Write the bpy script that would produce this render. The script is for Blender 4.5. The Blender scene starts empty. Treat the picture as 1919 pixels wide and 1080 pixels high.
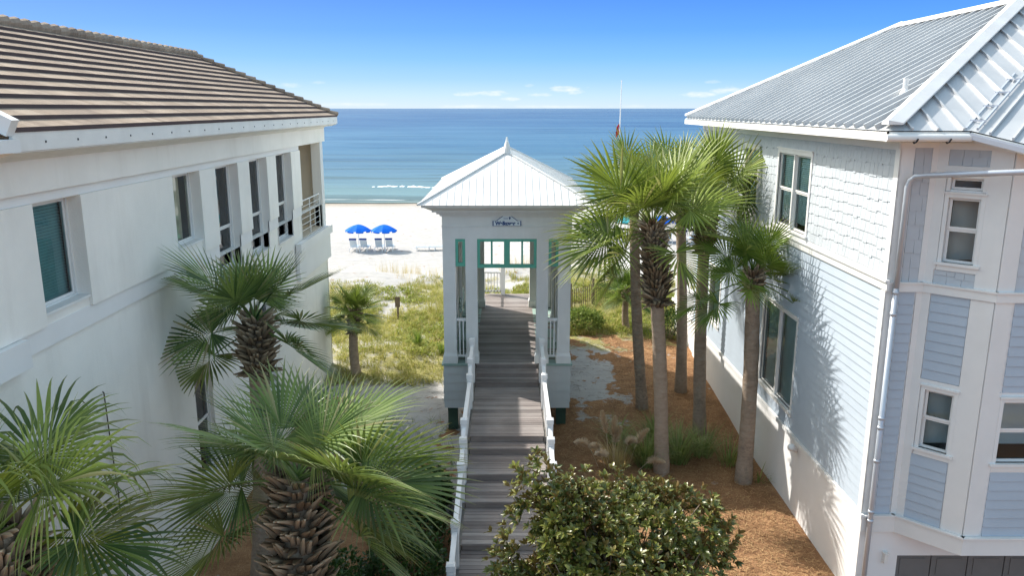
import bpy, math, random
from mathutils import Vector, Matrix, noise
R = math.radians
rnd = random.Random(7)
scene = bpy.context.scene
col = scene.collection

# ---------------------------------------------------------------- camera
cam = bpy.data.cameras.new("camera")
cam.sensor_width = 36.0
cam.lens = 1480.0 / 1919.0 * 36.0
cam.shift_x = 9.5 / 1919.0
cam.clip_start = 0.1
cam.clip_end = 200000
camo = bpy.data.objects.new("camera", cam)
camo.location = (0, 0, 10)
camo.rotation_euler = (R(90 - 12.83), 0, 0)
col.objects.link(camo)
scene.camera = camo

# ---------------------------------------------------------------- light
SUN_EL = 44.0
SHX, SHY = 0.793, -0.609            # horizontal direction in which shadows fall
sun = bpy.data.lights.new("sun", 'SUN')
sun.energy = 3.3
sun.angle = R(0.55)
sun.color = (1.0, 0.955, 0.885)
suno = bpy.data.objects.new("sun", sun)
dv = Vector((SHX * math.cos(R(SUN_EL)), SHY * math.cos(R(SUN_EL)), -math.sin(R(SUN_EL))))
suno.rotation_euler = dv.to_track_quat('-Z', 'Y').to_euler()
suno.location = (0, 0, 60)
col.objects.link(suno)
scene.view_settings.view_transform = 'Standard'
scene.view_settings.look = 'None'
scene.view_settings.exposure = 0.96
scene.view_settings.gamma = 1.0

world = bpy.data.worlds.new("World")
scene.world = world
world.use_nodes = True
wt = world.node_tree
for n in list(wt.nodes):
    wt.nodes.remove(n)


class NT:
    """small node helper"""
    def __init__(self, tree):
        self.t = tree

    def n(self, typ, **kw):
        nd = self.t.nodes.new(typ)
        for k, v in kw.items():
            if k.startswith('i_'):
                nd.inputs[k[2:].replace('_', ' ')].default_value = v
            else:
                setattr(nd, k, v)
        return nd

    def l(self, a, b):
        self.t.links.new(a, b)

    def val(self, sock, v):
        if isinstance(v, (int, float)):
            sock.default_value = v
        else:
            self.l(v, sock)

    def math(self, op, a, b=None, c=None, clamp=False):
        nd = self.n('ShaderNodeMath', operation=op, use_clamp=clamp)
        self.val(nd.inputs[0], a)
        if b is not None:
            self.val(nd.inputs[1], b)
        if c is not None:
            self.val(nd.inputs[2], c)
        return nd.outputs[0]

    def mix(self, f, a, b, blend='MIX'):
        nd = self.n('ShaderNodeMix', data_type='RGBA', blend_type=blend)
        self.val(nd.inputs[0], f)
        for i, v in ((6, a), (7, b)):
            if isinstance(v, tuple):
                nd.inputs[i].default_value = (v[0], v[1], v[2], 1)
            else:
                self.l(v, nd.inputs[i])
        return nd.outputs[2]

    def ramp(self, f, pts, interp='LINEAR'):
        nd = self.n('ShaderNodeValToRGB')
        nd.color_ramp.interpolation = interp
        e = nd.color_ramp.elements
        while len(e) < len(pts):
            e.new(0.5)
        for q, (p, c) in zip(e, pts):
            q.position = p
            q.color = (c[0], c[1], c[2], 1) if isinstance(c, tuple) else (c, c, c, 1)
        self.l(f, nd.inputs[0])
        return nd.outputs[0]

    def noise(self, vec, scale, detail=4, rough=.55, dist=0.0):
        nd = self.n('ShaderNodeTexNoise')
        nd.inputs['Scale'].default_value = scale
        nd.inputs['Detail'].default_value = detail
        nd.inputs['Roughness'].default_value = rough
        nd.inputs['Distortion'].default_value = dist
        if vec is not None:
            self.l(vec, nd.inputs['Vector'])
        return nd.outputs['Fac']

    def coords(self, scale=(1, 1, 1), rot=(0, 0, 0)):
        tc = self.n('ShaderNodeTexCoord')
        mp = self.n('ShaderNodeMapping')
        mp.inputs['Scale'].default_value = scale
        mp.inputs['Rotation'].default_value = rot
        self.l(tc.outputs['Object'], mp.inputs[0])
        return mp.outputs[0]


w = NT(wt)
wo = w.n('ShaderNodeOutputWorld')
bg = w.n('ShaderNodeBackground')
sky = w.n('ShaderNodeTexSky', sky_type='NISHITA')
sky.sun_disc = False
sky.sun_elevation = R(SUN_EL)
sky.sun_rotation = math.atan2(-SHX, -SHY)
sky.air_density = 1.0
sky.dust_density = 1.0
sky.ozone_density = 1.0
geo = w.n('ShaderNodeTexCoord')
sep = w.n('ShaderNodeSeparateXYZ')
w.l(geo.outputs['Generated'], sep.inputs[0])
el = w.math('ARCSINE', sep.outputs[2])
elf = w.math('MULTIPLY', el, 180 / math.pi / 20.0, clamp=True)       # 0..1 for 0..20 degrees
# clear polarised blue above a pale sea horizon
grad = w.ramp(elf, [(0.0, (2.35, 2.95, 3.55)), (0.045, (1.75, 2.70, 3.7)), (0.10, (.98, 2.15, 3.85)), (0.17, (.46, 1.68, 3.85)),
                    (0.26, (.15, 1.18, 3.75)), (0.36, (.05, .86, 3.5)), (0.6, (.3, 1.2, 3.2)), (1.0, (.6, 1.3, 2.8))])
fade = w.math('SUBTRACT', 1.0, w.math('MULTIPLY', w.math('SUBTRACT', el, R(8)), 1 / R(8), clamp=True), clamp=True)
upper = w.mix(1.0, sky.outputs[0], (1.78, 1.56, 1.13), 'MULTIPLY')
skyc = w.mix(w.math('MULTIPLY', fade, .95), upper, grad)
# small fair-weather clouds low over the sea
az = w.math('MULTIPLY', w.math('ARCTAN2', sep.outputs[0], sep.outputs[1]), 180 / math.pi)
eld = w.math('MULTIPLY', el, 180 / math.pi)
mpn = w.n('ShaderNodeMapping')
mpn.inputs['Scale'].default_value = (1, 1, 3.2)
w.l(geo.outputs['Generated'], mpn.inputs[0])
cn = w.noise(mpn.outputs[0], 55, 5, .6)
cn2 = w.noise(mpn.outputs[0], 16, 3, .6)
clouds = None
for (a, e, sw, sh, st) in [(-15.0, 1.55, .9, .20, .6), (-13.0, 1.75, .5, .12, .3), (-2.7, 1.0, .95, .20, .85), (-.95, 1.02, 1.0, .2, .9), (0.1, .62, 1.0, .14, .8),
                           (4.3, 1.28, 1.35, .30, 1.0), (2.4, .95, .8, .15, .7), (13.2, .92, 1.2, .24, .9), (15.2, 1.2, 1.2, .3, .8),
                           (14.2, 1.75, .6, .12, .5), (-11, .28, 3.5, .13, .45), (-2.6, .12, 2.2, .14, .55), (3, .1, 3, .12, .5), (9, .14, 2.0, .13, .4), (1.6, 1.55, .4, .12, .4),
                           (-25, .9, 2.0, .3, .8), (24, .8, 2.5, .35, .8), (40, 1.2, 3, .5, .8), (-42, 1.0, 3, .4, .8)]:
    dx = w.math('MULTIPLY', w.math('SUBTRACT', az, a), 1 / sw)
    dy = w.math('MULTIPLY', w.math('SUBTRACT', eld, e), 1 / sh)
    d2 = w.math('ADD', w.math('MULTIPLY', dx, dx), w.math('MULTIPLY', dy, dy))
    m = w.math('SUBTRACT', 1.0, d2)
    m = w.math('ADD', m, w.math('MULTIPLY', w.math('SUBTRACT', cn, .5), 4.2))
    m = w.math('MULTIPLY', w.math('MULTIPLY', m, .55, clamp=True), st)
    clouds = m if clouds is None else w.math('MAXIMUM', clouds, m)
above = w.math('MULTIPLY', eld, 12, clamp=True)
clouds = w.math('MULTIPLY', clouds, above)
skyc = w.mix(clouds, skyc, (3.6, 3.7, 3.85))
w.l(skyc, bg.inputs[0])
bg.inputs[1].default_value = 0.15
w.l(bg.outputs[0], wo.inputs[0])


# ---------------------------------------------------------------- helpers
class MB:
    def __init__(self):
        self.v = []; self.f = []; self.c = []; self.m = []

    def q(self, pts, c=(1, 1, 1), m=0):
        b = len(self.v)
        self.v += [tuple(p) for p in pts]
        self.c += [c] * len(pts)
        self.f.append(tuple(range(b, b + len(pts))))
        self.m.append(m)

    def box(self, x0, x1, y0, y1, z0, z1, c=(1, 1, 1)):
        self.hexa([(x0, y0, z0), (x1, y0, z0), (x1, y1, z0), (x0, y1, z0),
                   (x0, y0, z1), (x1, y0, z1), (x1, y1, z1), (x0, y1, z1)], c)

    def hexa(self, p, c=(1, 1, 1)):
        b = len(self.v)
        self.v += [tuple(q) for q in p]
        self.c += [c] * 8
        for f in ((0, 3, 2, 1), (4, 5, 6, 7), (0, 1, 5, 4), (1, 2, 6, 5), (2, 3, 7, 6), (3, 0, 4, 7)):
            self.f.append(tuple(b + i for i in f)); self.m.append(0)

    def add(self, o, mi=0):
        b = len(self.v)
        self.v += o.v; self.c += o.c
        self.f += [tuple(i + b for i in f) for f in o.f]; self.m += [mi] * len(o.f)

    def bar(self, a, b_, wd, ht, up=(0, 0, 1), c=(1, 1, 1)):
        a = Vector(a); b_ = Vector(b_); d = (b_ - a).normalized(); up = Vector(up)
        s = d.cross(up).normalized() * wd / 2; u = s.cross(d).normalized() * ht / 2
        self.hexa([a - s - u, a + s - u, b_ + s - u, b_ - s - u, a - s + u, a + s + u, b_ + s + u, b_ - s + u], c)

    def tube(self, pts, rad, n=10, c=(1, 1, 1), caps=True):
        pts = [Vector(p) for p in pts]
        if not hasattr(rad, '__len__'):
            rad = [rad] * len(pts)
        b = len(self.v)
        ref = Vector((0.03, 1, 0.02)) if abs((pts[-1] - pts[0]).normalized().y) < .9 else Vector((1, 0, .03))
        for i, p in enumerate(pts):
            d = (pts[min(i + 1, len(pts) - 1)] - pts[max(i - 1, 0)]).normalized()
            s = d.cross(ref).normalized(); u = s.cross(d)
            for k in range(n):
                a = 2 * math.pi * k / n
                self.v.append(tuple(p + (s * math.cos(a) + u * math.sin(a)) * rad[i])); self.c.append(c)
        for i in range(len(pts) - 1):
            for k in range(n):
                k2 = (k + 1) % n
                self.f.append((b + i * n + k, b + i * n + k2, b + (i + 1) * n + k2, b + (i + 1) * n + k)); self.m.append(0)
        if caps:
            self.f.append(tuple(b + k for k in reversed(range(n)))); self.m.append(0)
            e = b + (len(pts) - 1) * n
            self.f.append(tuple(e + k for k in range(n))); self.m.append(0)

    def build(self, name, mat, parent=None, loc=None, smooth=False, label=None):
        me = bpy.data.meshes.new(name)
        off = Vector(loc) if loc is not None else (parent_loc(parent) if parent else Vector((0, 0, 0)))
        vs = [(v[0] - off.x, v[1] - off.y, v[2] - off.z) for v in self.v]
        me.from_pydata(vs, [], self.f)
        ca = me.color_attributes.new('tint', 'FLOAT_COLOR', 'POINT')
        flat = []
        for c in self.c:
            flat += [c[0], c[1], c[2], 1.0]
        ca.data.foreach_set('color', flat)
        mats = mat if isinstance(mat, (list, tuple)) else [mat]
        for mm in mats:
            me.materials.append(mm)
        if len(mats) > 1:
            me.polygons.foreach_set('material_index', self.m)
        if smooth:
            me.polygons.foreach_set('use_smooth', [True] * len(me.polygons))
        me.update()
        o = bpy.data.objects.new(name, me)
        col.objects.link(o)
        if parent:
            o.parent = parent
        if loc is not None:
            o.location = off - (parent_loc(parent) if parent else Vector((0, 0, 0)))
        if label:
            o['label'] = label
        return o


def parent_loc(p):
    v = Vector((0, 0, 0))
    while p:
        v += p.location; p = p.parent
    return v


def tag(o, label=None, cat=None, group=None, kind=None):
    if label: o['label'] = label
    if cat: o['category'] = cat
    if group: o['group'] = group
    if kind: o['kind'] = kind
    return o


def empty(name, loc, label, cat, group=None):
    o = bpy.data.objects.new(name, None)
    o.location = loc; o.empty_display_size = .3
    col.objects.link(o)
    return tag(o, label, cat, group)


def copy_thing(src, loc, rz, label, scale=None):
    def cp(o, par):
        c = o.copy(); col.objects.link(c); c.parent = par
        for ch in o.children:
            cp(ch, c)
        return c
    c = cp(src, None)
    c.location = loc; c.rotation_euler = (0, 0, rz)
    if scale: c.scale = (scale,) * 3
    c['label'] = label
    return c


class Fr:
    """a wall frame: u along the wall, z up, n outward"""
    def __init__(self, O, U, N):
        self.O = Vector(O); self.U = Vector(U).normalized(); self.N = Vector(N).normalized()

    def p(self, u, z, n=0):
        return self.O + self.U * u + Vector((0, 0, z)) + self.N * n

    def box(self, mb, u0, u1, z0, z1, n0, n1, c=(1, 1, 1)):
        p = self.p
        mb.hexa([p(u0, z0, n0), p(u1, z0, n0), p(u1, z0, n1), p(u0, z0, n1),
                 p(u0, z1, n0), p(u1, z1, n0), p(u1, z1, n1), p(u0, z1, n1)], c)

    def holed(self, mb, u0, u1, z0, z1, holes, n=0, depth=.25):
        us = sorted({u0, u1} | {h[0] for h in holes} | {h[1] for h in holes})
        zs = sorted({z0, z1} | {h[2] for h in holes} | {h[3] for h in holes})
        us = [u for u in us if u0 <= u <= u1]; zs = [z for z in zs if z0 <= z <= z1]
        for a, b in zip(us, us[1:]):
            for c, d in zip(zs, zs[1:]):
                um, zm = (a + b) / 2, (c + d) / 2
                if any(h[0] < um < h[1] and h[2] < zm < h[3] for h in holes):
                    continue
                mb.q([self.p(a, c, n), self.p(b, c, n), self.p(b, d, n), self.p(a, d, n)])
        for h in holes:
            a, b, c, d = h[:4]
            e = n - depth
            mb.q([self.p(a, c, n), self.p(a, d, n), self.p(a, d, e), self.p(a, c, e)])
            mb.q([self.p(b, c, n), self.p(b, d, n), self.p(b, d, e), self.p(b, c, e)])
            mb.q([self.p(a, c, n), self.p(b, c, n), self.p(b, c, e), self.p(a, c, e)])
            mb.q([self.p(a, d, n), self.p(b, d, n), self.p(b, d, e), self.p(a, d, e)])


# ---------------------------------------------------------------- materials
M = {}


def newmat(name):
    m = bpy.data.materials.new(name); m.use_nodes = True
    t = m.node_tree
    for n in list(t.nodes): t.nodes.remove(n)
    h = NT(t)
    out = h.n('ShaderNodeOutputMaterial')
    p = h.n('ShaderNodeBsdfPrincipled')
    h.l(p.outputs[0], out.inputs[0])
    M[name] = m
    return h, p, out


def attr(h):
    a = h.n('ShaderNodeAttribute', attribute_name='tint')
    s = h.n('ShaderNodeSeparateColor')
    h.l(a.outputs['Color'], s.inputs[0])
    return a.outputs['Color'], s.outputs[0], s.outputs[1], s.outputs[2]


def bump(h, p, height, strength=.3, dist=.02):
    b = h.n('ShaderNodeBump')
    b.inputs['Strength'].default_value = strength
    b.inputs['Distance'].default_value = dist
    h.l(height, b.inputs['Height']); h.l(b.outputs[0], p.inputs['Normal'])


def paint(name, c, rough=.55, var=.08, scale=1.2, bstr=.15, bscale=40, grime=None, spec=.3):
    h, p, o = newmat(name)
    v = h.coords()
    n = h.noise(v, scale, 5, .6)
    d = tuple(x * (1 - var * 1.6) for x in c); e = tuple(min(1, x * (1 + var * .6)) for x in c)
    cc = h.ramp(n, [(.3, d), (.7, e)])
    if grime:
        v2 = h.coords((1.5, 1.5, .25))
        g = h.ramp(h.noise(v2, 1.1, 6, .65), [(.5, 0.0), (.78, 1.0)])
        cc = h.mix(h.math('MULTIPLY', g, grime[1]), cc, grime[0])
    h.l(cc, p.inputs['Base Color'])
    p.inputs['Roughness'].default_value = rough
    p.inputs['Specular IOR Level'].default_value = spec
    if bstr:
        bump(h, p, h.noise(v, bscale, 3, .6), bstr, .01)
    return M[name]


paint('stucco', (.88, .855, .80), .85, .06, .5, .5, 45, ((.62, .585, .53), .38), .15)
paint('stucco_band', (.80, .79, .775), .8, .03, .9, .2, 60, ((.66, .64, .60), .15), .15)
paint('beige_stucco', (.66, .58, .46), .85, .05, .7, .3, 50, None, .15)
paint('white_trim', (.74, .74, .725), .5, .03, 1.5, .05, 20, ((.60, .58, .53), .18))
paint('fascia', (.76, .75, .71), .5, .04, 2, .05, 20, ((.50, .48, .43), .35))
paint('shingle_paint', (.49, .53, .565), .65, .05, 3, .1, 30, None, .2)
paint('lap_paint', (.43, .495, .565), .6, .04, 1.4, .05, 20, None, .25)
paint('pavilion_paint', (.76, .77, .76), .6, .05, 1.5, .08, 30, ((.47, .47, .44), .25))
paint('skirt_paint', (.56, .59, .59), .65, .05, 1.2, .08, 30, ((.42, .43, .41), .3))
paint('olive_paint', (.36, .37, .28), .7, .08, 2, .05, 30)
paint('green_paint', (.12, .42, .32), .5, .06, 3, .05, 30)
paint('bench_green', (.30, .42, .38), .6, .08, 3, .05, 30)
paint('rail_white', (.80, .80, .80), .5, .04, 2, .05, 30, ((.55, .54, .50), .25))
paint('pile_green', (.045, .085, .06), .8, .2, 3, .3, 30)
paint('galv', (.50, .54, .60), .35, .05, 2, .02, 20)
M['galv'].node_tree.nodes['Principled BSDF'].inputs['Metallic'].default_value = .35
paint('dark_metal', (.03, .03, .035), .5, .1, 2, 0)
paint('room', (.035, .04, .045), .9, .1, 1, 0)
paint('curtain', (.62, .55, .42), .9, .1, 6, .3, 12)
paint('blinds', (.20, .38, .39), .6, .06, 4, 0)
paint('blinds_light', (.50, .68, .72), .6, .06, 4, 0)
paint('lounger_strap', (.42, .52, .60), .6, .05, 2, 0)
paint('umbrella_blue', (.0, .13, .66), .75, .05, 2, .05, 40, None, .1)
paint('umbrella_teal', (.05, .32, .36), .75, .05, 2, .05, 40, None, .1)
paint('navy_cloth', (.01, .05, .25), .8, .05, 2, .05, 40, None, .1)
paint('flag_red', (.55, .03, .05), .8, .1, 3, .1, 20, None, .1)
paint('weathered_wood', (.26, .24, .22), .85, .15, 4, .3, 30, None, .2)
paint('fence_wood', (.17, .13, .10), .9, .2, 4, .3, 30, None, .15)
paint('sign_face', (.70, .76, .80), .5, .02, 2, 0)
paint('sign_blue', (.02, .07, .22), .5, .02, 2, 0)
paint('garage_grey', (.17, .165, .16), .6, .06, 3, .1, 30)
paint('cable', (.05, .03, .025), .7, .1, 3, 0)
paint('foam', (.86, .88, .88), .8, .05, 2, .3, 6, None, .1)

# standing seam metal
h, p, o = newmat('metal_roof')
v = h.coords()
c = h.ramp(h.noise(v, .8, 5, .6), [(.3, (.42, .44, .46)), (.7, (.51, .525, .54))])
h.l(c, p.inputs['Base Color']); p.inputs['Roughness'].default_value = .38; p.inputs['Metallic'].default_value = .12
p.inputs['Specular IOR Level'].default_value = .45
bump(h, p, h.noise(v, 2.2, 3, .5), .12, .05)
# white metal pavilion roof
h, p, o = newmat('white_metal')
v = h.coords()
c = h.ramp(h.noise(v, 1.6, 5, .65), [(.3, (.66, .655, .645)), (.65, (.75, .75, .74))])
h.l(c, p.inputs['Base Color']); p.inputs['Roughness'].default_value = .45
bump(h, p, h.noise(v, 3, 3, .5), .08, .03)
# concrete roof tiles
h, p, o = newmat('roof_tile')
_, r_, g_, b_ = attr(h)
v = h.coords()
n1 = h.noise(v, 1.0, 5, .65); n2 = h.noise(v, 25, 4, .6)
c = h.ramp(r_, [(0, (.24, .185, .14)), (.5, (.31, .245, .19)), (1, (.38, .31, .245))])
c = h.mix(h.ramp(n1, [(.42, 0.0), (.7, .75)]), c, (.13, .10, .085))
n3 = h.noise(h.coords((.5, 16, .5)), 1.6, 4, .6)
c = h.mix(h.math('MULTIPLY', h.ramp(n3, [(.35, 0.0), (.65, 1.0)]), .45), c, (.44, .36, .29))
c = h.mix(h.math('MULTIPLY', n2, .25), c, (.16, .12, .10))
h.l(c, p.inputs['Base Color']); p.inputs['Roughness'].default_value = .9
p.inputs['Specular IOR Level'].default_value = .15
bump(h, p, h.math('ADD', n2, h.noise(h.coords((.3, 9, .3)), 1.0, 2, .5)), .6, .02)
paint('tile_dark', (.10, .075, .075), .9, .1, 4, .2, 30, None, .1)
# deck boards
h, p, o = newmat('deck_wood')
_, r_, g_, b_ = attr(h)
v = h.coords((1.2, 14, 14))
n1 = h.noise(v, 2.5, 6, .65); v2 = h.coords(); n2 = h.noise(v2, .9, 4, .6)
c = h.ramp(r_, [(0, (.15, .125, .115)), (.5, (.25, .215, .20)), (1, (.37, .33, .305))])
c = h.mix(h.math('MULTIPLY', h.ramp(n1, [(.35, 0.0), (.7, 1.0)]), .55), c, (.15, .125, .12))
c = h.mix(h.math('MULTIPLY', h.ramp(n2, [(.45, 0.0), (.75, 1.0)]), .3), c, (.45, .43, .41))
h.l(c, p.inputs['Base Color']); p.inputs['Roughness'].default_value = .8
bump(h, p, n1, .4, .01)

# glass: clear pane that reflects
h, p, o = newmat('glass')
tr = h.n('ShaderNodeBsdfTransparent'); tr.inputs[0].default_value = (.84, .92, .92, 1)
gl = h.n('ShaderNodeBsdfGlossy'); gl.inputs['Roughness'].default_value = .015; gl.inputs[0].default_value = (.95, .97, 1, 1)
fr = h.n('ShaderNodeFresnel'); fr.inputs[0].default_value = 1.42
mx = h.n('ShaderNodeMixShader')
h.l(fr.outputs[0], mx.inputs[0]); h.l(tr.outputs[0], mx.inputs[1]); h.l(gl.outputs[0], mx.inputs[2]); h.l(mx.outputs[0], o.inputs[0])
tcg = h.n('ShaderNodeBump'); tcg.inputs['Strength'].default_value = .05; tcg.inputs['Distance'].default_value = .05
h.l(h.noise(h.coords(), 1.3, 2, .5), tcg.inputs['Height']); h.l(tcg.outputs[0], gl.inputs['Normal'])


def leafmat(name, dark, light, tip, rough=.4, trans=.25, spec=.5, back=None, tcol=None):
    """tint.r = tone per leaf, tint.g = 0 at the base .. 1 at the tip, tint.b = dryness"""
    h, p, o = newmat(name)
    _, r_, g_, b_ = attr(h)
    c = h.ramp(r_, [(0, dark), (1, light)])
    c = h.mix(h.math('MULTIPLY', h.math('POWER', g_, 6.0), .6), c, tip)
    c = h.mix(b_, c, tip)
    if back:
        g = h.n('ShaderNodeNewGeometry')
        c = h.mix(g.outputs['Backfacing'], c, back)
    h.l(c, p.inputs['Base Color'])
    p.inputs['Roughness'].default_value = rough
    p.inputs['Specular IOR Level'].default_value = spec
    if trans:
        t = h.n('ShaderNodeBsdfTranslucent')
        tc = h.mix(.5, c, tcol or (.25, .32, .04))
        h.l(tc, t.inputs[0])
        mx = h.n('ShaderNodeMixShader'); mx.inputs[0].default_value = trans
        h.l(p.outputs[0], mx.inputs[1]); h.l(t.outputs[0], mx.inputs[2]); h.l(mx.outputs[0], o.inputs[0])


leafmat('palm_leaf', (.024, .064, .010), (.29, .37, .060), (.42, .36, .19), .42, .28, .35)
leafmat('palm_leaf_blue', (.022, .066, .022), (.23, .32, .080), (.42, .35, .20), .40, .25, .38)
leafmat('palm_leaf_fresh', (.04, .10, .012), (.20, .30, .05), (.34, .36, .12), .42, .3, .4)
leafmat('magnolia_leaf', (.020, .045, .010), (.20, .205, .035), (.25, .17, .05), .34, .06, .5, (.21, .14, .05))
leafmat('shrub_leaf', (.015, .045, .012), (.06, .13, .03), (.08, .1, .03), .45, .15, .4)
leafmat('dune_grass', (.15, .20, .035), (.40, .40, .10), (.52, .43, .18), .7, .35, .2, tcol=(.45, .42, .08))
leafmat('green_grass', (.10, .16, .04), (.34, .42, .13), (.42, .38, .2), .5, .3, .3)
leafmat('straw', (.46, .35, .14), (.72, .58, .28), (.62, .52, .32), .8, .3, .15, tcol=(.5, .4, .15))
leafmat('dune_green', (.12, .17, .02), (.30, .34, .055), (.4, .38, .12), .6, .3, .2, tcol=(.4, .42, .06))
leafmat('pine', (.16, .075, .035), (.55, .36, .18), (.5, .35, .2), .8, 0, .15)
leafmat('plume', (.75, .60, .42), (.92, .80, .63), (.72, .62, .48), .9, .35, .1, tcol=(.6, .45, .3))

# palm bark
h, p, o = newmat('palm_bark')
v = h.coords((1, 1, 2.6)); v2 = h.coords()
n1 = h.noise(v, 4.2, 6, .7, .8); n2 = h.noise(v2, 9, 5, .7); n3 = h.noise(v2, 1.4, 3, .6)
c = h.ramp(n1, [(.3, (.19, .14, .10)), (.7, (.40, .315, .24))])
c = h.mix(h.ramp(n2, [(.52, 0.0), (.68, .75)]), c, (.10, .085, .07))
c = h.mix(h.math('MULTIPLY', h.ramp(h.math('MULTIPLY', n2, n3), [(.27, 0.0), (.38, 1.0)]), .6), c, (.40, .38, .32))
h.l(c, p.inputs['Base Color']); p.inputs['Roughness'].default_value = .95; p.inputs['Specular IOR Level'].default_value = .1
_, r_, g_, b_ = attr(h)
c = h.mix(h.math('MULTIPLY', r_, .7), c, h.mix(n1, (.27, .20, .145), (.52, .41, .32)))
h.l(c, p.inputs['Base Color'])
bump(h, p, h.math('ADD', n1, n2), .7, .03)
# leaf boots
h, p, o = newmat('boots')
_, r_, g_, b_ = attr(h)
c = h.ramp(r_, [(0, (.17, .12, .07)), (.5, (.36, .28, .18)), (1, (.58, .48, .34))])
n2 = h.noise(h.coords(), 22, 4, .6)
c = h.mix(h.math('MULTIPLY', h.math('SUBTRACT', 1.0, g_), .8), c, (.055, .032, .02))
c = h.mix(h.math('MULTIPLY', n2, .35), c, (.14, .11, .09))
h.l(c, p.inputs['Base Color']); p.inputs['Roughness'].default_value = .9; p.inputs['Specular IOR Level'].default_value = .1
bump(h, p, n2, .5, .02)

# ground: sand / pine straw / litter from the tint attribute (r mulch, g litter+green, b wet)
h, p, o = newmat('ground')
_, r_, g_, b_ = attr(h)
v = h.coords()
nbig = h.noise(v, .35, 5, .6); nmid = h.noise(v, 1.6, 6, .65); nfine = h.noise(v, 14, 5, .7); nvf = h.noise(v, 55, 3, .7)
sand = h.ramp(nmid, [(.3, (.355, .345, .335)), (.7, (.44, .43, .42))])
sand = h.mix(h.math('MULTIPLY', h.ramp(nfine, [(.55, 0.0), (.8, 1.0)]), .25), sand, (.50, .47, .43))
wet = h.ramp(nbig, [(.3, (.29, .255, .215)), (.7, (.37, .33, .285))])
sand = h.mix(b_, sand, wet)
vs = h.coords((1.0, 5.0, 1)); vs2 = h.coords((5.0, 1.2, 1), (0, 0, .5))
st1 = h.noise(vs, 13, 4, .75, 1.6); st2 = h.noise(vs2, 13, 4, .75, 1.6)
straw = h.math('MAXIMUM', st1, st2)
mul = h.ramp(straw, [(.40, (.11, .052, .028)), (.53, (.33, .18, .09)), (.64, (.50, .31, .17)), (.78, (.66, .48, .30))])
mul = h.mix(h.math('MULTIPLY', h.ramp(nmid, [(.38, 0.0), (.62, 1.0)]), .55), mul, (.15, .075, .04))
litter = h.ramp(nfine, [(.3, (.15, .14, .05)), (.55, (.30, .28, .11)), (.75, (.48, .43, .27))])


def thr(a, nz, k=3.0):
    x = h.math('ADD', a, h.math('MULTIPLY', h.math('SUBTRACT', nz, .5), 1.3))
    return h.math('MULTIPLY', h.math('SUBTRACT', x, .42), k * 2, clamp=True)


c = h.mix(thr(g_, nmid, 1.5), sand, litter)
c = h.mix(thr(r_, h.math('ADD', h.math('MULTIPLY', h.math('SUBTRACT', h.noise(v, 1.3, 6, .6), .5), 2.2), .5), 4.0), c, mul)
h.l(c, p.inputs['Base Color']); p.inputs['Roughness'].default_value = .95; p.inputs['Specular IOR Level'].default_value = .1
vr = h.coords((.25, 1.6, 1))
ht = h.math('ADD', h.math('MULTIPLY', nmid, .6), h.math('ADD', h.math('MULTIPLY', nfine, .12), h.math('MULTIPLY', h.noise(vr, 1.4, 4, .6), .8)))
bump(h, p, ht, .55, .22)

# sea
h, p, o = newmat('sea')
tc = h.n('ShaderNodeTexCoord'); sp_ = h.n('ShaderNodeSeparateXYZ'); h.l(tc.outputs['Object'], sp_.inputs[0])
Y = sp_.outputs[1]
ly = h.math('LOGARITHM', h.math('MAXIMUM', h.math('SUBTRACT', Y, 60), 1), 10)       # 1.7 near shore .. 4+
lf = h.math('MULTIPLY', h.math('SUBTRACT', ly, 1.68), 1 / 2.2, clamp=True)
va = h.coords((.012, .075, 1)); vb = h.coords((.004, .016, 1)); vc = h.coords((.0012, .0035, 1))
na = h.noise(va, 1.0, 5, .6, .4); nb = h.noise(vb, 1.0, 4, .6, .5); nc = h.noise(vc, 1.0, 4, .6, .5)
depthc = h.ramp(lf, [(0.0, (.22, .245, .20)), (.05, (.13, .21, .215)), (.14, (.075, .150, .205)), (.28, (.030, .105, .20)), (.50, (.014, .070, .185)),
                     (.75, (.020, .068, .18)), (1.0, (.040, .090, .19))])
bands = h.math('ADD', h.math('MULTIPLY', na, .30), h.math('ADD', h.math('MULTIPLY', nb, .4), h.math('MULTIPLY', nc, .3)))
wc = h.mix(h.ramp(bands, [(.42, 0.0), (.56, .6)]), depthc, h.mix(.5, depthc, (.12, .26, .36)))
wc = h.mix(h.ramp(na, [(.34, .55), (.46, 0.0)]), wc, h.mix(.6, wc, (.008, .045, .11)))
# swash foam along the beach
vf = h.coords((.05, .35, 1)); nf = h.noise(vf, 2.0, 6, .7, .8)
edge = h.math('SUBTRACT', 1.0, h.math('MULTIPLY', h.math('ABSOLUTE', h.math('SUBTRACT', Y, h.math('ADD', 113.2, h.math('MULTIPLY', h.noise(h.coords((.06, .01, 1)), 1, 3), 3.0)))), .8), clamp=True)
e2 = h.math('SUBTRACT', 1.0, h.math('MULTIPLY', h.math('ABSOLUTE', h.math('SUBTRACT', Y, h.math('ADD', 117, h.math('MULTIPLY', h.noise(h.coords((.04, .01, 1)), 1, 3), 6.0)))), .9), clamp=True)
fm = h.math('ADD', edge, h.math('MULTIPLY', e2, .10))
fm = h.math('MULTIPLY', h.math('ADD', fm, h.math('MULTIPLY', h.math('SUBTRACT', nf, .66), 4.5)), 1.2, clamp=True)
fm = h.math('MULTIPLY', fm, h.math('MULTIPLY', h.math('ADD', edge, e2), 2, clamp=True))
swl = h.noise(h.coords((.018, .16, 1)), 1.0, 3, .5, .3)
near = h.math('SUBTRACT', 1.0, h.math('MULTIPLY', h.math('SUBTRACT', Y, 120), 1 / 160, clamp=True), clamp=True)
wc = h.mix(h.math('MULTIPLY', h.ramp(swl, [(.50, 0.0), (.60, .75)]), near), wc, (.055, .095, .10))
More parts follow.
